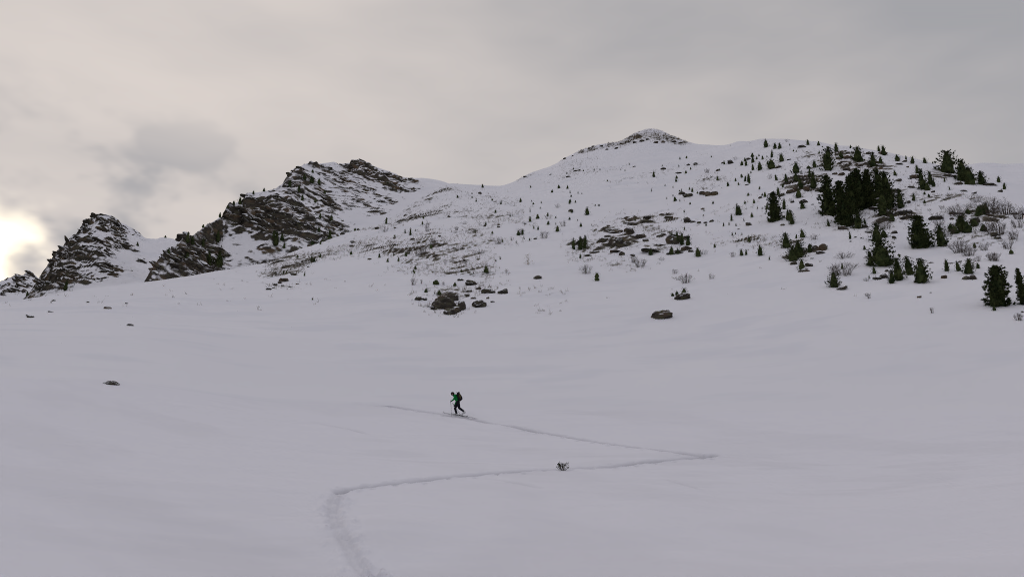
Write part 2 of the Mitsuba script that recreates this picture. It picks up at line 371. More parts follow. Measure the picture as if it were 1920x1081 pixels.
crust = s01(0.02, 0.22, noise3(Xn * 0.10 - Yn * 0.05, Yn * 0.22 + Xn * 0.16, 0, 1.0, 4, 91)) * 0.028 + 0.035 * s01(-.1, .2, noise3(Xn * 0.5 - Yn * 0.2, Yn * 1.6, 0, 1 / 1.7, 3, 93)) * s01(-.1, .15, noise3(Xn, Yn, 0, 1 / 12, 2, 95))
white = 0.85 - crust - 0.28 * np.clip(packed_shade, 0, 1)  # ruts and pole holes darker: compacted snow plus groove shade painted into the colour
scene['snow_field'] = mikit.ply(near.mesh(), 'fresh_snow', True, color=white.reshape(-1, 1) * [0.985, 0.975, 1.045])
labels['snow_field'] = {'kind': 'structure'}
struct('snow_slope', hill.mesh(), 'snow_and_grass')

# ---------------------------------------------------------------- the rocky mountains behind the left crest


def mountain(key, crest, r_base, dip_te, ribs, rocky, seed, n_az, n_t, dip=0.3, step=3.0, steep=0.75, lump=2.2, grain=5.0):
    c = np.array(crest, float)
    a, te = ray(c[:, 0], c[:, 1])
    top, rad = PchipInterpolator(a, te), PchipInterpolator(a, np.log(c[:, 2]))
    az = np.linspace(a[0], a[-1], n_az)
    t = np.concatenate([np.linspace(0, 1, n_t), 1 + 0.35 * np.linspace(0, 1, 16)[1:]])
    Am, Tm = np.meshgrid(az, t, indexing='ij')
    rb = np.log(np.interp(az, [a[0], a[-1]], r_base))[:, None]
    Lr = rb + (rad(az)[:, None] - rb) * Tm
    te_b = np.minimum(crest_te(np.clip(az, -1, 1)) - dip_te, top(az) - 0.02)[:, None]
    w = s01(0.55, 1.0, Tm)
    soft = lambda f: gaussian_filter(f(az), n_az / 28, mode='nearest')[:, None]
    Lr = rb + (soft(rad) * (1 - w) + rad(az)[:, None] * w - rb) * Tm
    E = te_b + (soft(top) * (1 - w) + top(az)[:, None] * w - te_b) * np.where(Tm < 1, Tm ** 0.9, 1 - 3.0 * (Tm - 1) ** 2 - 0.5 * (Tm - 1))
    R = np.exp(Lr)
    sh = Sheet(az, R, R * E)
    for (pts_, width, lift) in ribs:                    # buttresses and gullies running down the face
        w = np.array([sh.at(*p) for p in pts_])
        seg = np.concatenate([np.linspace(w[i], w[i + 1], 30) for i in range(len(w) - 1)])
        d = cKDTree(seg[:, :2]).query(np.stack([sh.X.ravel(), sh.Y.ravel()], 1))[0].reshape(R.shape)
        sh.dZ = getattr(sh, 'dZ', 0) + lift * np.exp(-(d / width) ** 2) * s01(1.0, 0.8, Tm)
    sh.Z = sh.Z + getattr(sh, 'dZ', 0)
    m = blob(sh, rocky)
    X, Y, Z = sh.X, sh.Y, sh.Z
    patch = s01(-0.25, 0.06, noise3(X, Y, Z, 1 / 11, 3, seed)) * (0.25 + 0.75 * s01(-0.14, 0.06, noise3(X, Y, Z, 1 / 4.2, 3, seed + 2)))
    q = Z + dip * X + 9 * noise3(X, Y, Z, 1 / 14, 4, seed + 5)
    fine = Z - 0.5 * dip * X + 4 * noise3(X, Y, Z, 1 / 8, 3, seed + 9)
    edge = s01(0, 0.12, Tm)
    sh.Z = Z + edge * (m * patch * (steep * terrace(q, step) + 0.7 * terrace(fine, step * 0.45)) + m * 5.0 * noise3(X, Y, Z, 1 / 12, 4, seed + 13) + 1.6 * noise3(X, Y, Z, 1 / 20, 3, seed + 17) + m * lump * noise3(X, Y, Z, 1 / grain, 3, seed + 21))
    sh.mask = m * patch
    struct(key, sh.mesh(), 'snow_and_rock', False)
    return sh


CREST_A = [(262, 545, 186), (276, 522, 190), (285, 506, 193), (300, 492, 197), (318, 478, 202), (345, 453, 212), (360, 441, 217), (385, 424, 226), (410, 408, 235), (420, 398, 239), (425, 388, 241), (440, 383, 245), (455, 378, 248), (461, 362, 251),
           (480, 360, 255), (500, 358, 259), (515, 354, 262), (528, 345, 266), (542, 325, 270), (560, 314, 275), (580, 309, 280), (610, 305, 286), (640, 301, 292), (655, 302, 295), (660, 298, 296), (672, 297, 298), (685, 303, 300), (700, 310, 302),
           (720, 318, 304), (740, 327, 305), (765, 333, 306), (790, 334, 306), (815, 337, 306), (840, 344, 306), (860, 352, 306), (900, 380, 306), (940, 430, 306)]
ROCK_A = [(560, 340, 40, 24, 1.), (540, 370, 40, 40, 1.), (560, 400, 60, 34, 1.), (520, 420, 34, 36, 1.), (600, 370, 40, 30, .95), (580, 430, 60, 30, .9), (540, 455, 44, 24, .9), (620, 430, 50, 30, .85), (640, 450, 40, 18, .8), (600, 450, 60, 20, .8),
          (600, 312, 60, 8, 1.), (660, 308, 34, 14, 1.), (700, 322, 40, 16, 1.), (720, 335, 34, 12, 1.), (750, 335, 40, 8, .8), (735, 350, 30, 10, .8), (770, 350, 40, 14, .5), (660, 375, 40, 24, .42), (690, 390, 50, 20, .38), (640, 340, 40, 18, .36), (720, 370, 50, 14, .36),
          (440, 395, 34, 26, 1.), (470, 375, 34, 22, 1.), (480, 400, 40, 26, .95), (510, 390, 30, 30, 1.), (430, 405, 26, 14, 1.), (460, 415, 30, 14, .9), (500, 412, 20, 14, .9), (350, 470, 34, 26, .95), (330, 490, 40, 24, 1.), (370, 470, 40, 28, .9),
          (300, 510, 30, 14, 1.), (345, 500, 50, 18, 1.), (390, 500, 40, 18, .9), (410, 485, 26, 24, .8), (380, 445, 40, 14, .6), (395, 430, 24, 10, .5), (515, 440, 16, 30, 1.), (505, 465, 20, 14, .9)]
RIBS_A = [([(548, 340), (535, 390), (520, 440), (508, 465)], 9, 5.0), ([(470, 370), (490, 400), (505, 420)], 8, 2.5), ([(345, 460), (330, 490), (310, 512)], 8, 3.5), ([(450, 450), (470, 470), (460, 490)], 14, -5.0), ([(690, 350), (660, 410)], 16, -3.0)]
peak_a = mountain('rocky_mountain', CREST_A, (184, 262), 0.035, RIBS_A, ROCK_A, 101, 480, 250, 0.32, 3.0, 0.7, 3.4, 5.0)
CREST_B = [(40, 575, 372), (60, 552, 376), (72, 530, 380), (85, 508, 386), (95, 492, 390), (103, 478, 393), (115, 468, 397), (125, 455, 400), (135, 447, 403), (147, 437, 406), (150, 429, 408), (163, 418, 411), (175, 412, 413), (188, 409, 415), (205, 411, 416), (225, 417, 416),
           (242, 426, 415), (260, 437, 413), (276, 447, 410), (290, 446, 408), (305, 445, 406), (320, 446, 403), (333, 452, 400), (350, 458, 395), (400, 490, 385), (460, 540, 375)]
ROCK_B = [(120, 480, 34, 30, 1.), (150, 450, 34, 24, 1.), (170, 430, 34, 18, 1.), (195, 418, 40, 9, 1.), (100, 500, 26, 26, 1.), (90, 530, 40, 20, .95), (130, 510, 40, 16, .9), (160, 480, 30, 24, 1.), (190, 470, 24, 20, .8), (130, 530, 60, 14, .8), (210, 450, 26, 14, .8),
          (240, 428, 30, 8, .8), (230, 455, 34, 12, .6), (200, 500, 44, 16, .6), (240, 505, 34, 16, .55), (170, 520, 44, 14, .6), (265, 490, 14, 8, .7), (180, 445, 26, 20, .9), (230, 520, 40, 10, .5), (280, 448, 24, 5, .5)]
peak_b = mountain('rocky_mountain_001', CREST_B, (290, 320), 0.035, [([(150, 432), (120, 480), (95, 530)], 16, 5), ([(190, 412), (185, 450), (165, 500)], 12, 4)], ROCK_B, 201, 340, 190, 0.25, 4.0, 0.6, 4.5, 7.0)
CREST_C = [(-140, 560, 520), (-60, 536, 530), (-20, 532, 535), (0, 527, 538), (12, 523, 540), (20, 520, 541), (32, 515, 542), (42, 517, 543), (50, 511, 544), (60, 513, 545), (72, 522, 545), (90, 540, 545), (130, 575, 545)]
peak_c = mountain('rocky_mountain_002', CREST_C, (470, 480), 0.03, [], [(0, 530, 40, 12, 1.), (30, 520, 24, 8, 1.), (20, 535, 50, 10, .8), (55, 515, 12, 5, .8), (40, 548, 40, 8, .7)], 301, 140, 70, 0.25, 4.0, 0.6, 4.5, 8.0)
CREST_D = [(1600, 330, 470), (1700, 322, 480), (1790, 312, 490), (1830, 307, 495), (1860, 306, 498), (1890, 307, 500), (1920, 304, 503), (2000, 300, 510), (2150, 310, 515)]
peak_d = mountain('distant_slope', CREST_D, (260, 260), 0.03, [], [(1880, 312, 60, 4, .35)], 401, 120, 60)
TREES = {
    'crest': '1437,276,17,12 1453,279,13,9 1462,279,13,9 1515,272,12,8 1535,273,10,8 1568,284,19,10 1594,278,8,5 1536,288,7,5 1648,284,13,7 1658,291,21,12 1651,307,16,10 1683,302,14,13 1699,299,9,5 1711,307,16,10 1735,306,12,10 1749,307,5,4 1679,329,12,8',
    'open': '1412,305,15,8 1447,295,16,7 1430,299,9,6 1466,303,18,13 1448,316,20,21 1425,319,18,12 1412,319,13,7 1399,311,12,7 1391,310,10,9 1358,308,9,5 1404,341,18,9 1397,340,12,6 1456,338,13,7 1474,341,17,10 1468,351,10,6 1414,381,10,6 1435,369,11,8 1382,403,24,9 1388,403,20,10 1372,414,15,6 1420,392,7,3 1406,455,16,6 1426,479,22,14 1399,478,12,6 1391,479,14,9 1340,464,8,5 1379,340,8,5 1334,295,4,3 1333,333,5,3 1367,422,7,4 1380,424,7,4 1395,415,8,3 1373,441,7,4 1379,439,5,3 1391,441,6,3 1357,424,9,4 1419,299,7,5 1481,273,5,3 1488,284,5,3 1493,285,5,3',
    'rocky': '1493,324,22,20 1528,314,16,10 1493,339,18,13 1503,353,23,13 1526,353,35,13 1459,366,17,9 1498,371,18,16 1454,414,60,24 1470,392,23,10 1478,413,23,12 1486,420,30,12 1505,391,15,13 1518,331,17,7 1438,392,12,6 1516,316,6,12 1438,295,5,3',
    'clump': '1552,319,49,23 1578,297,15,12 1555,402,82,27 1583,417,88,30 1610,304,32,22 1636,313,31,16 1614,390,83,30 1630,387,76,28 1650,369,59,25 1666,369,54,25 1669,390,39,21 1689,390,39,17 1609,428,36,20 1623,422,15,7 1586,424,65,25 1596,402,78,26 1656,402,50,24 1603,385,70,26 1667,388,44,20',
    'under': '1475,464,29,21 1498,483,34,30 1505,445,17,14 1493,447,10,5 1594,448,17,6 1554,424,16,7 1621,468,9,5 1487,489,28,24 1519,473,18,12 1503,505,22,16 1443,487,7,4',
    'right': '1777,324,46,35 1806,339,44,25 1818,346,35,25 1842,346,28,17 1873,342,13,9 1883,355,14,8 1720,325,18,9 1732,355,44,16 1745,346,28,12 1751,350,15,9 1739,357,18,14 1771,341,10,5 1781,356,8,4 1734,365,7,6 1742,369,7,6 1713,376,16,9 1734,381,8,7',
    'bushy': '1806,433,30,25 1846,401,23,21 1815,401,12,14 1845,433,14,18 1896,476,10,12 1828,465,12,8 1731,464,65,38 1768,461,44,23 1783,433,16,16 1672,415,16,18 1800,424,22,24 1815,436,24,26 1790,438,18,22 1836,404,20,22 1828,424,16,20',
    'lower': '1644,452,37,22 1658,445,16,18 1660,498,47,46 1649,486,41,30 1634,498,30,15 1640,513,15,10 1687,525,46,23 1672,531,27,14 1706,515,38,20 1729,530,49,28 1565,538,29,23 1579,504,12,6 1621,468,9,7 1630,522,8,4',
    'edge': '1776,508,25,12 1816,513,30,22 1798,508,21,12 1834,503,12,9 1870,573,80,43 1920,570,74,16 1865,582,12,9',
    'outcrop': '1076,467,24,8 1088,468,27,12 1096,466,28,9 1220,478,14,12 1260,477,17,12 1271,476,12,8 1309,481,19,15 1259,456,24,11 1269,456,25,12 1279,459,26,11 1290,460,21,12 1088,484,10,6 1119,520,10,11 1283,431,8,4 1191,414,8,4',
    'middle': '1069,379,7,7 1079,380,6,4 1101,403,17,11 1123,386,4,6 1116,386,4,4 997,378,4,3 1000,383,4,6 994,398,10,3 994,416,12,7 1008,410,10,10 1045,434,12,11 1089,425,9,7 1027,405,8,6 1042,409,5,4 1042,421,5,3 972,441,11,9 979,440,12,7 993,451,6,4 1001,429,8,4 912,511,14,15 858,371,6,5 1013,391,4,3 1083,414,4,3 942,454,7,4 1109,423,5,2 1139,340,4,4 957,406,6,3 961,405,6,2 968,456,6,3 983,448,6,3 930,490,5,4 938,486,6,4 865,510,6,4 885,364,4,3',
    'high': '1222,359,7,3 1298,360,10,6 1293,356,7,4 1277,359,7,3 1274,359,4,3 1275,378,6,3 1287,297,6,5 1268,341,8,6 1286,325,7,6 1295,318,6,4 1242,312,4,3 1226,332,12,7 1273,313,5,3 1334,295,4,3 1262,352,4,3 1247,349,4,3 1069,362,7,3 1084,363,5,3 1091,364,4,2 1063,326,4,4 1075,318,4,4 1125,319,4,3 1114,320,5,3 1180,309,4,3 1172,321,4,3 1164,319,4,2 1283,398,6,4 1324,423,4,6 1340,464,7,6 1250,373,4,3 1319,405,4,3 1094,321,4,3 1320,396,4,4 1262,368,4,3',
    'mid_left': '724,420,14,6 792,421,8,5 760,437,9,5 770,441,16,6 740,447,8,7 779,433,4,3 858,370,5,5 806,380,4,2 842,389,4,3 902,392,4,2 885,371,4,5 788,402,5,2 865,509,5,5 888,513,4,3 775,510,6,5 816,485,4,2 937,503,4,2 811,511,4,4 584,491,13,7 589,491,11,7 600,483,10,7 571,517,9,4 558,483,7,7 531,513,8,4 537,512,7,4 553,504,6,4 586,562,5,4 815,551,5,3',
    'crag': '412,407,11,6 450,383,15,10 438,384,9,8 427,390,6,7 475,364,8,6 495,359,8,7 381,426,7,7 351,455,23,11 408,453,24,11 316,475,11,8 415,463,5,3 516,460,30,13 529,451,15,11 402,427,4,2 393,497,30,11 380,462,18,9 360,458,18,11 408,503,35,20 349,488,18,11 586,324,8,7 584,343,15,13 598,345,12,11 571,337,13,9 561,360,15,9 596,384,6,4 621,415,14,9 600,409,11,7 619,448,20,11 598,434,11,9 586,461,11,13 576,472,9,7 532,465,12,7 727,344,5,4 725,419,12,6 671,455,10,7 609,363,9,7 513,446,17,9 567,376,13,9 591,380,11,7 543,350,15,8',
    'far_peak': '310,445,5,6 122,544,21,10 51,555,11,8 258,461,9,7 236,445,4,4 317,475,12,9 135,454,5,3',
    'below_saddle': '1028,421,8,8 1064,354,8,6 1009,431,9,5 929,399,7,6 923,376,5,5 911,422,8,5 905,352,8,7 923,438,6,6 1072,399,6,5 1068,412,6,6 939,383,9,5 893,378,5,5 1015,381,5,3 976,379,9,7 891,437,8,4 1048,353,8,8 995,352,6,4 1071,369,5,5 1068,382,9,6 1035,361,7,6',
    'right_of_knob': '1411,294,9,9 1308,363,5,5 1424,355,7,5 1275,299,6,4 1439,309,9,5 1346,338,10,7 1405,344,8,6 1423,293,5,4 1266,377,10,9 1397,302,8,6 1408,325,5,4 1410,407,10,8 1385,347,7,5 1269,335,7,7 1365,349,10,7 1294,383,5,5 1397,382,7,6 1391,333,8,7 1337,382,6,6 1429,367,6,5 1349,320,5,4 1403,367,7,7',
    'rib_low': '727,491,8,7 779,505,8,7 808,466,11,9 777,513,6,5 747,490,10,6 711,483,10,7 761,480,9,8 601,458,6,5 738,479,7,4 618,415,8,5 607,431,7,4 658,477,8,7 794,410,7,5 666,422,7,7',
}
ROCKS = {
    'open': '1504,275,17,5 1369,304,15,9 1403,298,11,5 1460,313,14,5 1480,299,9,3 1403,420,15,8 1401,346,9,3 1329,364,14,10 1341,363,14,9 1317,362,12,9 1385,429,5,3 1426,370,9,5',
    'rocky': '1466,365,17,7 1482,358,16,10 1491,353,12,8 1507,378,17,7 1486,378,8,7 1538,356,19,8 1540,311,9,4 1538,330,12,5 1566,325,11,7 1579,326,14,8 1468,421,10,5 1512,353,14,9 1519,325,7,4 1503,325,6,3 1536,339,6,3 1523,383,6,3',
    'clump': '1579,427,25,9 1597,420,16,8 1621,424,15,9 1603,444,7,4 1615,446,5,3 1595,452,4,4 1588,295,18,8 1602,297,14,8 1572,297,14,7 1628,287,12,8 1630,435,14,5 1594,306,7,5 1611,310,14,6 1588,316,16,8 1692,396,14,12 1705,397,16,11 1676,392,14,9 1695,408,14,6 1703,403,9,5 1642,390,25,9 1677,435,14,8 1677,445,8,8 1629,434,14,6 1665,396,16,9 1614,373,12,7',
    'under': '1529,467,18,16 1544,464,18,16 1537,473,21,7 1519,461,9,9 1507,506,22,8 1518,496,17,9 1489,493,16,8 1523,484,7,3',
    'right': '1713,331,21,9 1788,330,14,6 1803,334,14,7 1797,344,19,8 1859,346,21,6 1876,358,11,7 1750,359,8,6 1709,350,14,6 1684,338,17,5 1686,307,14,5 1655,287,18,7 1695,302,12,5 1703,378,12,6 1725,339,9,6 1808,358,14,3 1827,362,12,3 1702,313,6,3 1732,348,12,7 1706,335,9,4',
    'bushy': '1757,408,30,10 1785,399,18,6 1865,439,21,13 1902,400,14,7 1919,401,7,8 1829,413,21,18 1843,390,18,14 1785,410,9,5 1871,445,14,9 1801,400,14,6 1716,459,12,6 1736,461,14,6 1771,461,12,3 1850,346,14,6',
    'lower': '1579,540,23,8 1646,521,19,9 1657,517,18,14 1663,507,8,7 1771,519,12,8 1724,556,9,6 1745,548,4,3 1586,516,7,3 1846,561,16,4 1812,521,16,8 1824,520,15,12 1783,493,11,3 1800,490,9,4 1844,561,11,3 1720,528,14,4 1747,492,11,2 1917,584,5,4',
    'outcropnear': '1305,307,10,7 1244,316,12,6 1291,365,23,11 1279,362,14,6 1324,362,14,10 1340,361,17,9 1288,413,19,13 1298,415,13,7 1071,395,11,7 1275,324,12,3 1190,312,8,2 1291,309,8,3 1269,324,8,3 1078,320,9,4 1086,319,8,4 1066,331,11,2 1032,327,7,3',
    'middle': '533,524,21,10 551,513,15,6 504,542,12,3 543,537,8,4 558,532,7,3 516,533,9,5 557,492,7,4 578,500,5,3 513,539,6,3 530,535,7,4 545,484,4,3 525,529,9,5',
    'left': '58,593,14,6 50,591,5,4 95,584,10,3 101,563,8,4 203,577,16,5 237,568,8,3 245,609,14,4 212,718,26,8 197,717,8,3 165,566,7,3',
    'cluster': '785,559,15,10 796,560,13,7 814,575,12,5 841,586,24,10 885,531,27,10 880,545,15,7 898,540,13,8 914,545,25,13 924,547,12,7 944,546,23,13 900,570,32,16 915,558,7,6 923,565,10,4 864,524,14,5 876,552,12,6 1009,520,18,8 888,558,12,6 803,574,7,4',
    'below_saddle': '909,423,6,5 984,419,7,3 1004,447,8,4 935,421,6,4 1141,423,8,5 900,362,8,5 935,425,7,4',
    'right_of_knob': '1346,319,8,5 1335,414,11,5 1311,417,9,5 1323,417,8,5 1355,305,7,4 1318,391,8,4',
    'rib_low': '741,427,6,3 643,426,10,7 659,460,11,6 765,474,9,7 662,453,10,6 740,446,7,5 760,403,10,6 871,488,8,5 824,442,6,3 774,448,10,5 693,485,8,5 842,406,7,4 707,428,10,5 608,447,11,6 672,415,8,5 583,423,10,5',
}
SHRUBS = '1797,390,42,28 1757,403,32,14 1771,433,42,21 1801,459,39,28 1815,468,35,23 1857,383,46,35 1884,387,37,32 1910,396,28,30 1873,424,35,30 1857,424,25,28 1864,480,28,18 1901,438,23,21 1658,417,37,25 1889,457,25,18 1831,371,28,16 1778,364,14,9 1766,387,12,9 1845,461,23,16 1908,415,25,23 1762,415,30,14 1822,383,21,12 1743,392,9,7 1580,501,51,30 1564,502,14,16 1630,552,10,14 1625,552,7,7 1748,579,7,16 1911,592,19,16 1833,483,16,14 1860,478,19,19 1625,523,16,7 1057,417,15,14 1020,438,21,17 1028,405,14,11 1100,502,26,21 1201,490,28,21 1187,485,17,14 1286,519,29,22 1265,507,14,12 1272,520,13,10 1334,516,13,13 896,471,36,11 975,432,17,14 935,449,22,17 1046,385,16,8 1326,320,14,9 949,507,9,9 871,489,11,8 856,427,9,9 971,398,6,9 960,446,7,9 1319,471,19,11 1241,484,14,8 813,451,21,21 794,465,19,26 784,472,21,15 801,422,11,24 856,427,9,9 721,429,21,11 835,489,9,11 805,396,11,9 870,417,13,6 873,488,9,6 801,500,8,9 775,526,16,16 790,525,4,13 832,530,8,9 1476,262,10,8 1379,295,8,9 1323,319,12,9 1444,329,12,12 1517,346,14,14 1526,443,23,12 1482,373,9,9 1375,475,14,12 1584,477,37,14 482,494,20,17 467,499,17,9 397,501,30,28 375,512,18,18 347,513,15,11'
LOW = '1283,553,14,16 1269,553,9,10 1261,555,7,10 818,533,10,20 823,552,10,12 799,548,9,10 1119,519,9,12 1119,526,10,14 853,536,8,10'   # dwarf pine and juniper growing on rocks
BIG = '836,570,44,30 822,572,28,20 850,558,26,20 866,572,20,24 846,584,30,14 857,580,20,16 832,556,24,14 812,577,16,9'
OUTCROP = '1163,456,30,24 1180,430,22,12 1152,432,44,9 1202,442,24,12 1130,450,24,10 1152,470,26,9 1116,472,22,7 1165,474,16,16 1220,468,36,8 1238,460,24,6 1212,450,16,8 1241,440,24,8 1266,448,34,22 1285,464,26,16 1272,472,22,10 1288,444,14,7 1182,420,16,5 1214,407,18,5 1254,407,20,7 1103,478,16,5 1186,478,12,5 1296,470,12,7 1256,474,20,8 1140,442,16,6'
KNOB = '1190,268,14,6 1204,265,16,7 1214,262,14,6 1230,268,16,7 1242,267,14,6 1264,266,18,7 1276,268,13,5 1180,267,12,5 1166,270,11,5 1105,279,10,6 1112,275,10,5 1128,275,10,6 1138,281,10,5 1156,279,12,5 1059,298,10,7 985,332,12,5 1074,293,7,4 1093,286,8,4'

ORD = 'leftmost second third fourth fifth sixth seventh eighth ninth tenth eleventh twelfth thirteenth fourteenth fifteenth sixteenth seventeenth eighteenth nineteenth twentieth twenty-first twenty-second twenty-third twenty-fourth twenty-fifth'.split()
ORD += [f'twenty-{k}' for k in ORD[5:9]] + ['thirtieth'] + [f'thirty-{k}' for k in ['first'] + ORD[1:9]] + ['fortieth']
used = {}


def name(kind):
    n = used[kind] = used.get(kind, -1) + 1
    return kind if n == 0 else f'{kind}_{n:03d}'


def child(parent, part):
    n, key = 0, f'{parent}__{part}'
    while key in scene:
        n += 1
        key = f'{parent}__{part}_{n:03d}'
    return key


def parse(s):
    return [tuple(float(v) for v in w.split(',')) for w in s.split()]


def place_words(items, noun, where):
    """items: (x, look, key); labels every one by its look and its place among the things of that look"""
    for look in sorted({i[1] for i in items}):
        row = sorted(i for i in items if i[1] == look)
        for n, (x, _, key) in enumerate(row):
            if len(row) == 1:
                lab = f'{look} {noun}, the only such one {where}'
            elif n == 0:
                lab = f'{look} {noun}, leftmost such one {where}'
            elif n == len(row) - 1:
                lab = f'{look} {noun}, rightmost such one {where}'
            else:
                lab = f'{look} {noun}, {ORD[n]} such from left, {where}'
            labels[key]['label'] = lab


# ---------------------------------------------------------------- stone pines


def tube(path, radii, sides=5):
    p = np.asarray(path, float)
    t = np.gradient(p, axis=0)
    t /= np.linalg.norm(t, axis=1, keepdims=True) + 1e-9
    a = np.cross(t, [0.3, 1, 0.1])
    a /= np.linalg.norm(a, axis=1, keepdims=True) + 1e-9
    b = np.cross(t, a)
    ang = np.arange(sides) * 2 * np.pi / sides
    v = p[:, None] + np.asarray(radii)[:, None, None] * (np.cos(ang)[None, :, None] * a[:, None] + np.sin(ang)[None, :, None] * b[:, None])
    i, j = np.meshgrid(np.arange(len(p) - 1), np.arange(sides), indexing='ij')
    q = np.stack([i * sides + j, i * sides + (j + 1) % sides, (i + 1) * sides + (j + 1) % sides, (i + 1) * sides + j], -1).reshape(-1, 4)
    return v.reshape(-1, 3), np.vstack([q[:, [0, 1, 2]], q[:, [0, 2, 3]]])


def join(parts):
    vs, fs, n = [], [], 0
    for v, f in parts:
        vs.append(v), fs.append(np.asarray(f) + n)
        n += len(v)
    return np.vstack(vs), np.vstack(fs)


def pine(seed, H, W, limbs, tufts, sprays, bare=0.02):
    """a stone pine: tapered trunk with limbs, and a crown of upswept needle sprays carried on the limbs. Returns (trunk, crown)"""
    g = np.random.default_rng(seed)
    top = H * 0.94
    bend = g.normal(0, 0.02 * H, 2)
    tz = np.linspace(-0.06, 1, 6)
    axis = lambda t: np.stack([bend[0] * np.sin(2.6 * t), bend[1] * np.sin(2.1 * t), t * top], -1)
    trunk = [tube(axis(tz), np.interp(tz, [-.1, 1], [0.032 * H + 0.02, 0.004 * H]), 6)]
    # two or three leading shoots make the top uneven
    t0 = bare + (1 - bare) * (np.arange(limbs) + g.random(limbs)) / limbs
    az = np.arange(limbs) * 2.39996 + g.normal(0, 0.5, limbs)
    prof = np.interp(t0, [0, .08, .25, .5, .72, .88, 1.0], [.84, .98, 1.0, .90, .68, .40, .10])
    wave = 1 + 0.15 * np.sin(az * 2 + g.random() * 6) + 0.13 * np.sin(t0 * 17 + g.random() * 6)
    L = 0.5 * W * prof * wave * g.uniform(0.78, 1.1, limbs)
    rise = np.interp(t0, [0, .5, 1], [.12, .45, 1.0]) * g.uniform(.6, 1.3, limbs)
    out = np.stack([np.cos(az), np.sin(az), 0 * az], 1)
    root = axis(t0)
    tip = root + out * L[:, None] + np.array([0, 0, 1]) * (rise * L)[:, None]
    if limbs >= 60:
        for k in range(0, limbs, 2):
            trunk.append(tube(np.stack([root[k], 0.5 * (root[k] + tip[k]) - [0, 0, 0.06 * L[k]], tip[k]]), [0.010 * H, 0.007 * H, 0.003 * H], 3))
    s = np.linspace(0.32, 1.0, tufts)[None, :] + g.normal(0, 0.07, (limbs, tufts))
    c = root[:, None] + (tip - root)[:, None] * s[..., None] - np.array([0, 0, 1]) * (0.10 * L[:, None] * np.sin(np.pi * np.clip(s, 0, 1)))[..., None]
    size = (0.066 * H * (W / H / 0.5) ** 0.5) * (1.15 - 0.5 * t0[:, None]) * g.uniform(0.7, 1.25, (limbs, tufts))
    c = c + g.normal(0, 1, c.shape) * size[..., None] * 0.35
    c, size, o = c.reshape(-1, 3), size.ravel(), np.repeat(out, tufts, 0)
    d = 0.75 * o[:, None] + np.array([0, 0, 0.55]) + g.normal(0, 0.62, (len(c), sprays, 3))
    d /= np.linalg.norm(d, axis=-1, keepdims=True)
    side = np.cross(d, g.normal(0, 1, d.shape))
    side /= np.linalg.norm(side, axis=-1, keepdims=True) + 1e-9
    ln = size[:, None, None] * g.uniform(0.7, 1.3, (len(c), sprays, 1))
    base = c[:, None] - d * ln * 0.25
    a, b, e = base + side * ln * 0.20, base - side * ln * 0.20, base + d * ln
    v = np.stack([a, b, e], 2).reshape(-1, 3)
    crown = [(v, np.arange(len(v)).reshape(-1, 3))]
    # the dense inside of the crown
    ring, lev = 9, 7
    tl = np.linspace(bare + 0.02, 0.93, lev)
    rad = 0.5 * W * np.interp(tl, [0, .08, .25, .5, .75, .9, 1.0], [.5, .66, .68, .56, .36, .18, .04])
    av = np.arange(ring) * 2 * np.pi / ring
    R = rad[:, None] * g.uniform(0.65, 1.1, (lev, ring))
    pv = axis(tl)[:, None] + np.stack([R * np.cos(av), R * np.sin(av), g.normal(0, 0.025 * H, R.shape)], -1)
    pv = np.vstack([pv.reshape(-1, 3), axis(np.array([tl[0], 0.97]))])
    i, j = np.meshgrid(np.arange(lev - 1), np.arange(ring), indexing='ij')
    q = np.stack([i * ring + j, i * ring + (j + 1) % ring, (i + 1) * ring + (j + 1) % ring, (i + 1) * ring + j], -1).reshape(-1, 4)
    jj = np.arange(ring)
    caps = np.vstack([np.stack([(jj + 1) % ring, jj, 0 * jj + lev * ring], 1), np.stack([(lev - 1) * ring + jj, (lev - 1) * ring + (jj + 1) % ring, 0 * jj + lev * ring + 1], 1)])
    crown.append((pv, np.vstack([q[:, [0, 1, 2]], q[:, [0, 2, 3]], caps])))
    return join(trunk), join(crown)


TINY = []
for k in range(7):
    tr, cr = pine(900 + k, 1.0, (0.42, 0.5, 0.6, 0.7, 0.85, 1.0, 1.2)[k], 13 + 2 * k, 2, 5)
    TINY.append(((0.42, 0.5, 0.6, 0.7, 0.85, 1.0, 1.2)[k], mikit.ply(join([tr, cr]), 'needles')))
SMALL = []
for k in range(10):
    w = (0.36, 0.42, 0.48, 0.55, 0.6, 0.68, 0.78, 0.9, 1.05, 1.25)[k]
    tr, cr = pine(950 + k, 1.0, w, 40, 3, 10)
    SMALL.append((w, mikit.ply(tr, 'bark'), mikit.ply(cr, 'needles')))

WHERE = {'below_saddle': 'on clean snow under the saddle', 'right_of_knob': 'on the hill right of the knob', 'rib_low': 'amid the streaky grass on the rib',
         'crest': 'along the skyline of the wooded ridge', 'open': 'on snow left of the dark clump', 'rocky': 'among rocks just left of the clump', 'clump': 'in the dark pine clump upper right',
         'under': 'beside the reddish slabs below the clump', 'right': 'on the shoulder right of the clump', 'bushy': 'on the brushy slope far right', 'lower': 'below the clump right of centre',
         'edge': 'near the right edge of the snowfield', 'outcrop': 'around the big central outcrop', 'middle': 'on the slope left of the outcrop', 'high': 'high under the summit knob',
         'mid_left': 'on the grassy rib below the saddle', 'crag': 'on the crags of the middle mountain', 'far_peak': 'on the far left mountain', 'low': 'growing on a rock',
         'outcropnear': 'on the upper slope under the knob', 'left': 'on the left snowfield', 'cluster': 'in the rock cluster above the skier'}
rng = np.random.default_rng(77)
WARP = {'crag': peak_a, 'far_peak': peak_b}
sapling_group = {}
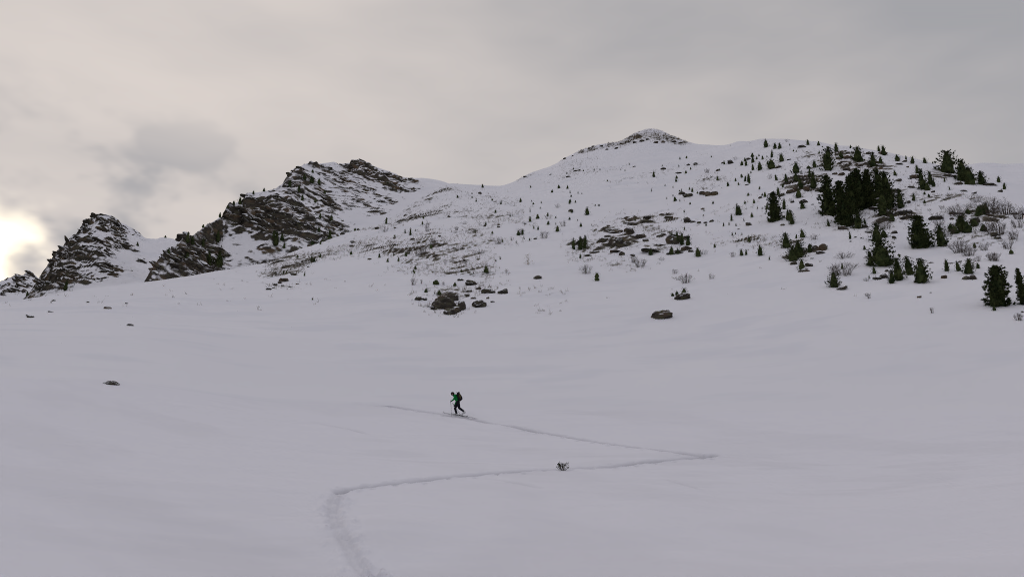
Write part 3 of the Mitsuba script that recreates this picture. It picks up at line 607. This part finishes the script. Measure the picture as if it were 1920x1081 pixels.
for where, text in list(TREES.items()) + [('low', LOW)]:
    row = []
    for x, y, h, w in parse(text):
        p = WARP[where].at(x, y) if where in WARP else at(x, y)
        dep = depth_of(*p)
        H, W = 1.04 * h * dep / F, w * dep / F * (1.12 if where in ('clump', 'right', 'lower', 'rocky') else 1.08)
        spin, lean = rng.uniform(0, 360), rng.normal(0, 2.5)
        M = T().translate([p[0], p[1], p[2] - 0.05 * H]).rotate([0.3, 1, 0], lean).rotate([0, 0, 1], spin)
        form = 'bushy' if W / H > 0.82 else 'slim' if W / H < 0.5 else 'conical'
        if h <= 11:
            key = name('pine_sapling')
            ratio, d = min(TINY, key=lambda v: abs(v[0] - W / H))
            k = W / H / ratio
            scene[key] = {**d, 'to_world': M @ T().scale([H * k, H * k, H])}
            labels[key] = {'category': 'tree', 'group': f'tiny pine saplings {WHERE[where]}'}
            row.append((x, 'tiny dark', key))
            continue
        key = name('stone_pine')
        if h < 27:
            ratio, d1, d2 = min(SMALL, key=lambda v: abs(v[0] - W / H) + 0.05 * rng.random())
            k = W / H / ratio
            S = M @ T().scale([H * k, H * k, H])
            scene[f'{key}__trunk'] = {**d1, 'to_world': S}
            scene[f'{key}__crown'] = {**d2, 'to_world': S}
        else:
            big = h >= 60
            tr, cr = pine(1000 + len(scene), H, W, 150 if big else 76, 5 if big else 4, 15 if big else 12)
            add(f'{key}__trunk', tr, 'bark', False, M)
            add(f'{key}__crown', cr, 'needles', False, M)
        look = f"{'tall' if h >= 60 else 'mid-sized' if h >= 27 else 'small'} {form}"
        labels[key] = {'category': 'tree', 'group': f'stone pines {WHERE[where]}'}
        row.append((x, look, key))
    place_words([r for r in row if r[1] != 'tiny dark'], 'pine', WHERE[where])
    place_words([r for r in row if r[1] == 'tiny dark'], 'pine sapling', WHERE[where])

# ---------------------------------------------------------------- rocks


def stone(seed, subdiv=2, cuts=9, keen=0.9):
    """an angular rock of about unit half size"""
    g = np.random.default_rng(seed)
    m = trimesh.creation.icosphere(subdivisions=subdiv)
    v = np.array(m.vertices)
    n = g.normal(0, 1, (cuts, 3))
    n /= np.linalg.norm(n, axis=1, keepdims=True)
    for k in range(cuts):
        d = g.uniform(0.5, 0.86)
        h = v @ n[k]
        v -= np.maximum(h - d, 0)[:, None] * n[k] * keen
    crack = np.abs(meshkit.noise(v * [2.6, 2.6, 1.2] + seed, seed + 1) - 0.5)
    v += (meshkit.fbm(v * 2.6 + seed, 4, seed) - 0.5)[:, None] * v * 0.45 - np.clip(0.07 - crack, 0, 1)[:, None] * v * 1.1
    v /= np.abs(v).max(0)
    return v, np.array(m.faces)


STONES = [mikit.ply(stone(300 + k, 3 if k < 6 else 2, 14), 'boulder_rock', 20) for k in range(14)]
LONE_STONE = mikit.ply(stone(333, 3, 6, 0.8), 'boulder_rock', 30)
CRAGS = [mikit.ply(stone(400 + k, 1, 10, 0.95), 'boulder_rock') for k in range(12)]


def rock_matrix(p, w, h, dep, g, sink=0.3, flat=0.75):
    a = max(w * dep / F / 2, 0.06)
    c = max(h * dep / F / 2 * 1.25, 0.22 * a)
    az = math.degrees(math.atan2(p[0], p[1]))
    return T().translate([p[0], p[1], p[2] + c * (1 - 2 * sink) * 0.5]).rotate([0, 0, 1], -az).rotate([0, 1, 0], g.normal(0, 7)).rotate([1, 0, 0], g.normal(0, 8)).scale([a, a * flat, c])


def put_rocks(text, where, noun='rock', sheet=None):
    row = []
    for x, y, w, h in parse(text):
        p = at(x, y + 0.28 * h)
        dep = depth_of(*p)
        key = name('boulder' if w >= 16 else 'rock')
        scene[key] = {**STONES[int(rng.integers(0, 6 if w >= 14 else 14))], 'to_world': rock_matrix(p, w, h, dep, rng)}
        labels[key] = {'category': 'rock'}
        if w <= 8:
            row.append((x, 'tiny', key))
        else:
            labels[key]['group'] = f'rocks {where}'
            look = ('large ' if w >= 20 else 'mid-sized ' if w >= 13 else 'small ') + ('flat' if w / h > 2.2 else 'blocky' if w / h < 1.35 else 'rounded')
            row.append((x, look, key))
    place_words(row, 'dark rock', where)


for where, text in ROCKS.items():
    if where == 'cluster':
        text += ' ' + BIG
    put_rocks(text, WHERE[where])
LONE = [('1238.6,589,46,20', 'rounded olive-brown boulder alone on the snow below the central outcrop'), ('1277,556,36,14', 'dark wedge-shaped boulder topped by dwarf pine above the lone olive boulder')]
for text, lab in LONE:
    (x, y, w, h), key = parse(text)[0], name('boulder')
    p = at(x, y + 0.3 * h)
    scene[key] = {**LONE_STONE, 'to_world': rock_matrix(p, w, h, depth_of(*p), rng, 0.3, 0.8)}
    labels[key] = {'label': lab, 'category': 'rock'}

labels['rock_outcrop'] = {'label': 'big broken rock outcrop with snowy ledges in the middle of the hillside', 'category': 'rock outcrop'}
for x, y, w, h in parse(OUTCROP):
    p = at(x, y + 0.25 * h)
    scene[child('rock_outcrop', 'rock')] = {**STONES[int(rng.integers(0, 14))], 'to_world': rock_matrix(p, w * rng.uniform(.85, 1.1), h, depth_of(*p), rng, 0.38, 0.9)}
for x, y, w, h in parse(KNOB):
    p = hill.at(x, y)
    scene[child('snow_slope', 'rock')] = {**STONES[int(rng.integers(6, 14))], 'to_world': rock_matrix(p, w * 0.7, h * 0.7, depth_of(*p), rng, 0.4, 0.9)}

for key, sh, n, lo, hi in (('rocky_mountain', peak_a, 260, 0.5, 1.5), ('rocky_mountain_001', peak_b, 150, 0.7, 2.0), ('rocky_mountain_002', peak_c, 40, 0.8, 2.0)):
    g = np.random.default_rng(len(key) + n)
    rim = int(np.argmax(sh.mask.shape[1] > 0)) if False else sh.mask.shape[1] - 16
    ok = np.argwhere(sh.mask[:, :rim] > 0.55)
    E = sh.Z / sh.R
    seen = [(i, j) for i, j in ok if j > 6 and E[i, j] >= E[i, :j].max() - 0.004 and E[i, j] > crest_te(np.clip(sh.az[i], -1, 1)) - 0.004]
    for i, j in (seen[int(k)] for k in g.choice(len(seen), min(n, len(seen)), replace=False)):
        s = lo + (hi - lo) * g.random() ** 2
        az = math.degrees(sh.az[i])
        scene[child(key, 'crag')] = {**CRAGS[int(g.integers(0, 12))], 'to_world': T().translate([sh.X[i, j], sh.Y[i, j], sh.Z[i, j] - 0.15 * s]).rotate([0, 0, 1], -az + g.normal(0, 25)).rotate([0, 1, 0], g.normal(20, 12)).scale([s * g.uniform(1.0, 1.9), s * g.uniform(.6, 1), s * g.uniform(.4, .75)])}

# ---------------------------------------------------------------- leafless shrubs


def bare_shrub(seed, H, W, stems):
    g = np.random.default_rng(seed)
    parts = []
    for k in range(stems):
        a, r = g.uniform(0, 2 * np.pi), math.sqrt(g.random())
        b = np.array([math.cos(a), math.sin(a), 0]) * r * 0.30 * W
        o = np.array([math.cos(a), math.sin(a), 0]) * r * W * g.uniform(0.2, 0.5)
        h = H * g.uniform(0.55, 1.0) * (1 - 0.25 * r)
        tip = b + o * 0.8 + [g.normal(0, .06 * W), g.normal(0, .06 * W), h]
        mid = b + o * 0.25 + [g.normal(0, .03 * W), g.normal(0, .03 * W), h * 0.5]
        rad = np.array([0.022, 0.016, 0.009]) * (0.6 + 0.35 * H)
        parts.append(tube(np.stack([b - [0, 0, 0.2], mid, tip]), rad, 3))
        for _ in range(3):
            u = g.uniform(0.35, 0.9)
            s = mid + (tip - mid) * u
            e = s + [g.normal(0, .12 * H), g.normal(0, .12 * H), h * g.uniform(.15, .38)]
            parts.append(tube(np.stack([s, e]), rad[1:] * 0.75, 3))
    return join(parts)


def region(x, y):
    if x > 1640 and y < 500:
        return 'on the brushy slope far right'
    if x > 1500:
        return 'below the pine clump on the right'
    if x > 1330:
        return 'left of the dark pine clump'
    if x > 1040:
        return 'around the big central outcrop'
    if x > 940:
        return 'just left of the central outcrop'
    if x > 600:
        return 'on the grassy rib below the saddle'
    return 'at the foot of the middle mountain'


row = {}
for k, (x, y, w, h) in enumerate(parse(SHRUBS)):
    p = at(x, y + h / 2) if x > 500 else peak_a.at(x, y + h / 2)
    dep = depth_of(*p)
    key = name('bare_shrub')
    H, W = 0.88 * h * dep / F, 0.92 * w * dep / F
    add(key, bare_shrub(5000 + k, H, W, int(np.clip(w * 1.3, 8, 60))), 'twig_bark', False, T().translate([p[0], p[1], p[2]]))
    labels[key] = {'category': 'shrub', 'group': f'leafless shrubs {region(x, y)}'}
    look = 'wide' if w > 1.6 * h else 'thin upright' if h > 1.4 * w else 'rounded'
    look = ('big ' if w >= 24 else 'small ') + look
    row.setdefault(region(x, y), []).append((x, look, key))
for where, items in row.items():
    place_words(items, 'leafless shrub', where)

# a straw-coloured young larch below the middle of the slope
p = at(990, 496)
H = 21 * depth_of(*p) / F
tr, cr = pine(4242, H, H * 0.9, 34, 2, 4)
add('young_larch__trunk', tr, 'straw', False, T().translate(p.tolist()))
add('young_larch__crown', (cr[0][:-65], cr[1][:len(cr[0][:-65]) // 3]), 'straw', False, T().translate(p.tolist()))
labels['young_larch'] = {'label': 'straw-coloured leafless young larch standing alone left of the central outcrop', 'category': 'tree'}

# withered grass standing out of the thin snow
g = np.random.default_rng(31)
vis = (np.abs(hill.A) < 0.6) & (Tg < 1.0) & (Rg > 90)
prob = np.where(vis, np.clip(mp, 0, 1) * patch * 0.9 + 0.25 * mr + 2.5 * knob + 0.004 * s01(110, 140, Rg), 0) * Rg
cdf = np.cumsum(prob.ravel()); cdf /= cdf[-1]
idx = np.searchsorted(cdf, g.random(8500))
b = np.stack([hill.X.ravel()[idx], hill.Y.ravel()[idx], hill.Z.ravel()[idx]], 1)
nb = 5
d = np.array([0, 0, 1.0]) + g.normal(0, 0.5, (len(b), nb, 3))
ln = g.uniform(0.18, 0.5, (len(b), 1, 1)) * g.uniform(0.6, 1.2, (len(b), nb, 1))
o = b[:, None] + g.normal(0, 0.16, (len(b), nb, 3)) * [1, 1, 0.1]
sd = np.cross(d, g.normal(0, 1, d.shape)); sd /= np.linalg.norm(sd, axis=-1, keepdims=True)
v = np.stack([o - sd * 0.035, o + sd * 0.035, o + d * ln], 2).reshape(-1, 3)
diffuse('withered_grass', (0.16, 0.135, 0.095))
add('dry_grass', (v, np.arange(len(v)).reshape(-1, 3)), 'withered_grass')
labels['dry_grass'] = {'label': 'withered brown grass poking through thin snow on the hillside', 'category': 'grass', 'kind': 'stuff'}

# the leafy dwarf shrub at the edge of the skin track
p = at(1056, 881)
g = np.random.default_rng(8)
wid = 25 * depth_of(*p) / F
stems, leaves = [], []
for k in range(26):
    a = g.uniform(0, 2 * np.pi)
    r = wid * 0.5 * math.sqrt(g.random())
    tip = np.array([math.cos(a) * r, math.sin(a) * r, wid * g.uniform(0.18, 0.5)])
    stems.append(tube(np.stack([tip * [.2, .2, 0] - [0, 0, .05], tip * [.7, .7, .45], tip]), [.008, .006, .004], 4))
    for _ in range(9):
        c = tip + g.normal(0, 0.022, 3)
        dd = g.normal(0, 1, 3) + [0, 0, .8]; dd /= np.linalg.norm(dd)
        ss = np.cross(dd, g.normal(0, 1, 3)); ss /= np.linalg.norm(ss)
        leaves.append((np.array([c, c + dd * .03 + ss * .016, c + dd * .065, c + dd * .03 - ss * .016]), np.array([[0, 1, 2], [0, 2, 3]])))
diffuse('dwarf_leaf', (0.035, 0.04, 0.022))
add('dwarf_shrub__stem', join(stems), 'bark', False, T().translate(p.tolist()))
add('dwarf_shrub__foliage', join(leaves), 'dwarf_leaf', False, T().translate(p.tolist()))
labels['dwarf_shrub'] = {'label': 'little dark leafy dwarf shrub poking out of snow beside the ski track', 'category': 'shrub'}

# ---------------------------------------------------------------- the ski tourer
foot = at(856.3, 778.2)
AZ = math.atan2(foot[0], foot[1])
U, Wd = np.array([math.cos(AZ), -math.sin(AZ), 0]), np.array([-math.sin(AZ), -math.cos(AZ), 0])
run = at(892, 786) - at(830, 775)
U = run * [1, 1, 0] / (run @ U)             # the track comes towards the viewer as it runs down to the right
el, er = foot + U * -0.9, foot + U * 1.2
slope = (ground(*er[:2]) - ground(*el[:2])) / 2.1
print('ski slope', slope, U)
foot[2] = max(ground(*(foot + U * k)[:2]) - slope * k for k in np.linspace(-.9, 1.2, 12)) + 0.02


def loc(u, v, w=0.0):
    """skier's frame: u to the right in the picture along the track, v up, w towards the viewer"""
    return foot + U * u + Wd * w + np.array([0, 0, v])


def chain(bones, edge=0.03, rounds=4):
    """bones: lists of (point, radius); every pair is hulled, all are joined into one smooth surface"""
    m = manifold3d.Manifold()
    for bone in bones:
        for (p, r), (q, s) in zip(bone[:-1], bone[1:]):
            ball = lambda c, k: manifold3d.Manifold.sphere(k, 14).translate([float(x) for x in c])
            m = m + manifold3d.Manifold.batch_hull([ball(p, r), ball(q, s)])
    m = m.refine_to_length(edge).to_mesh()
    t = trimesh.Trimesh(m.vert_properties[:, :3], m.tri_verts, process=True)
    return trimesh.smoothing.filter_taubin(t, iterations=rounds)


for key, c in (('skin', (0.5, 0.33, 0.25)), ('green_cloth', (0.012, 0.20, 0.045)), ('black_cloth', (0.014, 0.014, 0.02)), ('black_shell', (0.012, 0.012, 0.014)), ('dark_pack', (0.022, 0.018, 0.022)), ('yellow_cord', (0.35, 0.30, 0.08)),
               ('boot_white', (0.55, 0.55, 0.56)), ('boot_dark', (0.03, 0.03, 0.035)), ('ski_top', (0.03, 0.032, 0.038)), ('alloy', (0.25, 0.25, 0.26)), ('pole_black', (0.02, 0.02, 0.022)), ('lens', (0.02, 0.02, 0.03)), ('hair', (0.03, 0.02, 0.015))):
    diffuse(key, c)
hd, nk, ch, pv = loc(-.300, 1.50), loc(-.215, 1.385), loc(-.10, 1.30), loc(.075, .93)
sl, sr = loc(-.125, 1.385, .17), loc(-.125, 1.385, -.17)
elb_l, ha_l = loc(-.215, 1.095, .24), loc(-.395, .985, .20)
elb_r, ha_r = loc(-.03, 1.00, -.26), loc(-.165, .705, -.22)
hl, hr = loc(.085, .90, .09), loc(.075, .90, -.09)
kn_r, an_r = loc(-.125, .485, -.11), loc(-.012, .10, -.10)
kn_l, an_l = loc(.160, .475, .11), loc(.515, .20, .10)
toe_l, toe_r = loc(.375, -.02, .10), loc(-.15, .045, -.10)
legs = [[(hr, .085), (kn_r, .06), (an_r, .045)], [(hl, .085), (kn_l, .06), (an_l, .045)]]


def hand(c, fwd, down, out):
    """palm and five curled fingers round the pole's grip"""
    bones = [[(c - fwd * .04, .026), (c + fwd * .03, .032), (c + fwd * .045 + down * .03, .028)]]
    for k, ln in enumerate((.030, .034, .032, .026)):
        s = c + fwd * .045 + down * (-.036 + .022 * k)
        bones.append([(s, .0105), (s + fwd * ln * .9 - out * .012, .010), (s + fwd * ln * .55 - out * .045, .0095), (s + fwd * .002 - out * .05, .009)])
    s = c + fwd * .005 - down * .032
    bones.append([(s, .012), (s + fwd * .030 - down * .016 - out * .018, .011), (s + fwd * .05 - down * .012 - out * .034, .010)])
    return bones


P = 'person'
face = (hd - nk) / np.linalg.norm(hd - nk)
fw = -U / np.linalg.norm(U) * 0.93 - np.array([0, 0, 1]) * 0.36
fw = fw - face * (fw @ face); fw /= np.linalg.norm(fw)
body = [[(nk, .055), (hd - face * .03, .072), (hd + face * .035, .088), (hd + face * .03 - fw * .03, .085)], [(hd - face * .03 + fw * .03, .06), (hd + fw * .045 - face * .06, .035)], [(hd + fw * .09 - face * .012, .012), (hd + fw * .102 - face * .03, .015)],
        [(nk, .055), (ch, .11), (pv, .115)], [(sl, .05), (ch, .1), (sr, .05)], [(sl, .048), (elb_l, .038), (ha_l, .026)], [(sr, .048), (elb_r, .038), (ha_r, .026)], [(hl, .08), (pv, .1), (hr, .08)]] + [[(p, r * .85) for p, r in leg] for leg in legs] \
    + [[(an_l, .038), (toe_l + [0, 0, .05], .03)], [(an_r, .038), (toe_r + [0, 0, .02], .03)]]
add(f'{P}__body', chain(body, 0.03, 3), 'skin', True)
for s in (-1, 1):
    add(child(P, 'eye'), trimesh.creation.icosphere(2, 0.011).apply_translation(hd + fw * .083 + face * .014 + Wd * s * .03), 'lens', True)
    add(child(P, 'ear'), chain([[(hd - face * .0 + Wd * s * .082, .012), (hd - face * .035 + Wd * s * .08 + fw * .008, .009)]], .01, 2), 'skin', True)
add(f'{P}__mouth', chain([[(hd + fw * .078 - face * .065 - Wd * .02, .006), (hd + fw * .083 - face * .065, .007), (hd + fw * .078 - face * .065 + Wd * .02, .006)]], .01, 1), 'red_twig_bark', True)
add(f'{P}__hair', chain([[(hd - fw * .045 - face * .02, .082), (hd - fw * .05 - face * .065, .055)]], .02, 2), 'hair', True)
helmet = trimesh.creation.icosphere(3, 0.122)
hv = np.array(helmet.vertices)
hv = hv - np.minimum(hv @ face + 0.02, 0)[:, None] * face * 0.9 + fw * (np.maximum(hv @ fw, 0) * 0.12)[:, None]
add(f'{P}__helmet', trimesh.Trimesh(hv + hd + face * .035 - fw * .008, helmet.faces), 'black_shell', True)
add(f'{P}__goggles', chain([[(hd + fw * .085 + face * .022 - Wd * .055, .026), (hd + fw * .098 + face * .022, .030), (hd + fw * .085 + face * .022 + Wd * .055, .026)]], .02, 2), 'lens', True)
add(f'{P}__neck_gaiter', chain([[(nk - face * .02, .075), (hd - face * .085 + fw * .02, .078)]], .02, 2), 'black_cloth', True)
jacket = [[(nk - face * .02, .07), (ch, .135), (loc(-.015, 1.10), .14), (loc(.05, .985), .142)], [(sl, .078), (ch + [0, 0, .02], .12), (sr, .078)], [(sl, .078), (elb_l, .062), (ha_l + (elb_l - ha_l) * .28, .046)], [(sr, .078), (elb_r, .062), (ha_r + (elb_r - ha_r) * .28, .046)]]
add(f'{P}__jacket', chain(jacket, 0.03, 4), 'green_cloth', True)
trousers = [[(hl, .115), (pv, .135), (hr, .115)], [(pv, .135), (loc(.06, .985), .125)], [(hr, .118), (kn_r, .082), (an_r + [0, 0, .03], .072)], [(hl, .118), (kn_l, .082), (an_l + (kn_l - an_l) * .06, .072)]]
add(f'{P}__trousers', chain(trousers, 0.03, 4), 'black_cloth', True)
Zv = np.array([0, 0, 1.0])
add(child(P, 'glove'), chain([[(ha_l + (elb_l - ha_l) * .30, .042), (ha_l, .036)]] + hand(ha_l, -U * .9 - Zv * .3, -Zv, Wd), .012, 2), 'black_cloth', True)
add(child(P, 'glove'), chain([[(ha_r + (elb_r - ha_r) * .30, .042), (ha_r, .036)]] + hand(ha_r, -U * .7 - Zv * .6, -Zv * .8 + U * .4, -Wd), .012, 2), 'black_cloth', True)
for an, toe, heel in ((an_l, toe_l + [0, 0, .055], loc(.585, .125, .10)), (an_r, toe_r, loc(.075, .03, -.10))):
    key = child(P, 'boot')
    add(key, chain([[(an + [0, 0, .02], .066), (an, .066), (heel, .045)], [(an, .06), (toe, .04)], [(heel, .042), (toe, .038)]], .025, 3), 'boot_white', True)
    add(f'{key}__cuff', chain([[(an + (kn_l - an_l if an is an_l else kn_r - an_r) * .12, .078), (an + (kn_l - an_l if an is an_l else kn_r - an_r) * .02, .074)]], .025, 2), 'boot_dark', True)
labels[P] = {'label': 'ski tourer in green jacket, black trousers and dark helmet climbing leftward on the track', 'category': 'person'}

# rucksack on the back
up = (ch - pv) / np.linalg.norm(ch - pv)
bk = U / np.linalg.norm(U); bk = bk - up * (bk @ up); bk /= np.linalg.norm(bk)
c0 = loc(.185, 1.27)
corner = lambda a, b, h, r: (c0 + up * h + bk * a + Wd * b, r)


def hull(balls, edge=.03, rounds=3):
    m = manifold3d.Manifold.batch_hull([manifold3d.Manifold.sphere(r, 14).translate([float(x) for x in p]) for p, r in balls]).refine_to_length(edge).to_mesh()
    return trimesh.smoothing.filter_taubin(trimesh.Trimesh(m.vert_properties[:, :3], m.tri_verts, process=True), iterations=rounds)


add('backpack__sack', hull([corner(a, b, h, .055) for a, b, h in ((-.11, .10, -.24), (.08, .09, -.24), (-.11, -.10, -.24), (.08, -.09, -.24), (-.10, .10, .2), (.06, .09, .22), (-.10, -.10, .2), (.06, -.09, .22), (.115, .06, -.1), (.115, -.06, -.1))]), 'dark_pack', True)
add('backpack__lid', hull([corner(a, b, h, .05) for a, b, h in ((-.09, .09, .27), (.10, .08, .28), (-.09, -.09, .27), (.10, -.08, .28), (.0, .07, .32), (.0, -.07, .32))]), 'black_shell', True)
for s in (-1, 1):
    add(child('backpack', 'shoulder_strap'), chain([[(c0 + up * .2 - bk * .12 + Wd * s * .1, .02), (sl * (s > 0) + sr * (s < 0) - Wd * s * .05 + Zv * .06, .022), (ch - bk * .14 + Wd * s * .11 - up * .05, .02), (c0 - up * .2 - bk * .12 + Wd * s * .13, .018)]], .03, 2), 'black_shell', True)
for a0, h0, a1, h1 in ((-.09, .16, .0, -.04), (.0, -.04, .09, .14), (.09, .14, .02, -.16), (-.08, .02, .02, -.16)):
    add(child('backpack', 'side_cord'), chain([[corner(a0, .158, h0, .006), corner(a1, .16, h1, .006)]], .03, 0), 'yellow_cord', True)
add('backpack__shovel_shaft', chain([[corner(-.03, -.05, .30, .013), corner(-.09, -.05, .47, .013)]], .03, 0), 'alloy', True)
labels['backpack'] = {'label': 'dark rucksack with yellowish side cords on the back of the ski tourer', 'category': 'backpack'}

# skis and poles
Sv = U + Zv * slope
Sn = np.cross(Sv, Wd); Sn *= np.sign(Sn[2]); Sn /= np.linalg.norm(Sn)
for k, (tip, tail, w) in enumerate(((-.455, 1.365, .105), (-1.036, .745, -.105))):
    key = name('ski')
    us = np.linspace(tip, tail, 22)
    fr = (us - tip) / (tail - tip)
    half = np.interp(fr, [0, .04, .12, .5, .92, .985, 1], [.012, .046, .058, .043, .052, .044, .02])
    lift = 0.10 * s01(.13, 0, fr) ** 1.5 + 0.02 * s01(.97, 1, fr)
    top = [foot + Sv * u + Sn * (l + .014) + Wd * w for u, l in zip(us, lift)]
    sec = np.array([[t - Wd * h, t + Wd * h, t + Wd * h - Sn * .013, t - Wd * h - Sn * .013] for t, h in zip(top, half)])
    n = len(us)
    i, j = np.meshgrid(np.arange(n - 1), np.arange(4), indexing='ij')
    q = np.stack([i * 4 + j, i * 4 + (j + 1) % 4, (i + 1) * 4 + (j + 1) % 4, (i + 1) * 4 + j], -1).reshape(-1, 4)
    add(f'{key}__board', (sec.reshape(-1, 3), np.vstack([q[:, [0, 1, 2]], q[:, [0, 2, 3]], [[0, 1, 2], [0, 2, 3], [4 * n - 4, 4 * n - 2, 4 * n - 3], [4 * n - 4, 4 * n - 1, 4 * n - 2]]])), 'ski_top')
    ub = .375 if k == 0 else -.15
    b0 = foot + Sv * ub + Wd * w + Sn * .03
    add(f'{key}__toe_binding', hull([(b0 + Sv * a + Wd * b + Sn * h, .012) for a in (-.05, .04) for b in (-.03, .03) for h in (0, .02)], .02, 1), 'alloy', True)
    b1 = b0 + Sv * .33
    add(f'{key}__heel_binding', hull([(b1 + Sv * a + Wd * b + Sn * h, .013) for a in (-.03, .04) for b in (-.025, .025) for h in (0, .035)], .02, 1), 'alloy', True)
    labels[key] = {'label': ('ski under the raised rear boot of the climber, nearer the viewer' if k == 0 else "leading ski under the climber's front foot, its tip farthest left"), 'category': 'ski', 'group': 'skis of the ski tourer'}
for k, (g0, g1) in enumerate(((loc(-.43, 1.045, .20), loc(-.365, 0.06, .30)), (loc(-.305, .875, -.22), loc(.345, -.03, -.34)))):
    key = name('ski_pole')
    g1 = np.array([g1[0], g1[1], ground(g1[0], g1[1]) - .02])
    d = (g1 - g0) / np.linalg.norm(g1 - g0)
    add(f'{key}__shaft', chain([[(g0 + d * .1, .0095), (g1, .007)]], .2, 0), 'pole_black', True)
    add(f'{key}__grip', chain([[(g0, .020), (g0 + d * .05, .017), (g0 + d * .17 if k == 0 else g0 + d * .28, .016)]], .03, 1), 'pole_black', True)
    ring = trimesh.creation.torus(.045, .007, 16, 6)
    ring.apply_transform(trimesh.geometry.align_vectors([0, 0, 1], -d))
    add(f'{key}__basket', ring.apply_translation(g1 - d * .06), 'pole_black', True)
    labels[key] = {'label': ('upright ski pole planted in front of the climber' if k == 0 else 'slanting ski pole planted behind the climber between the legs'), 'category': 'ski pole', 'group': 'ski poles of the ski tourer'}
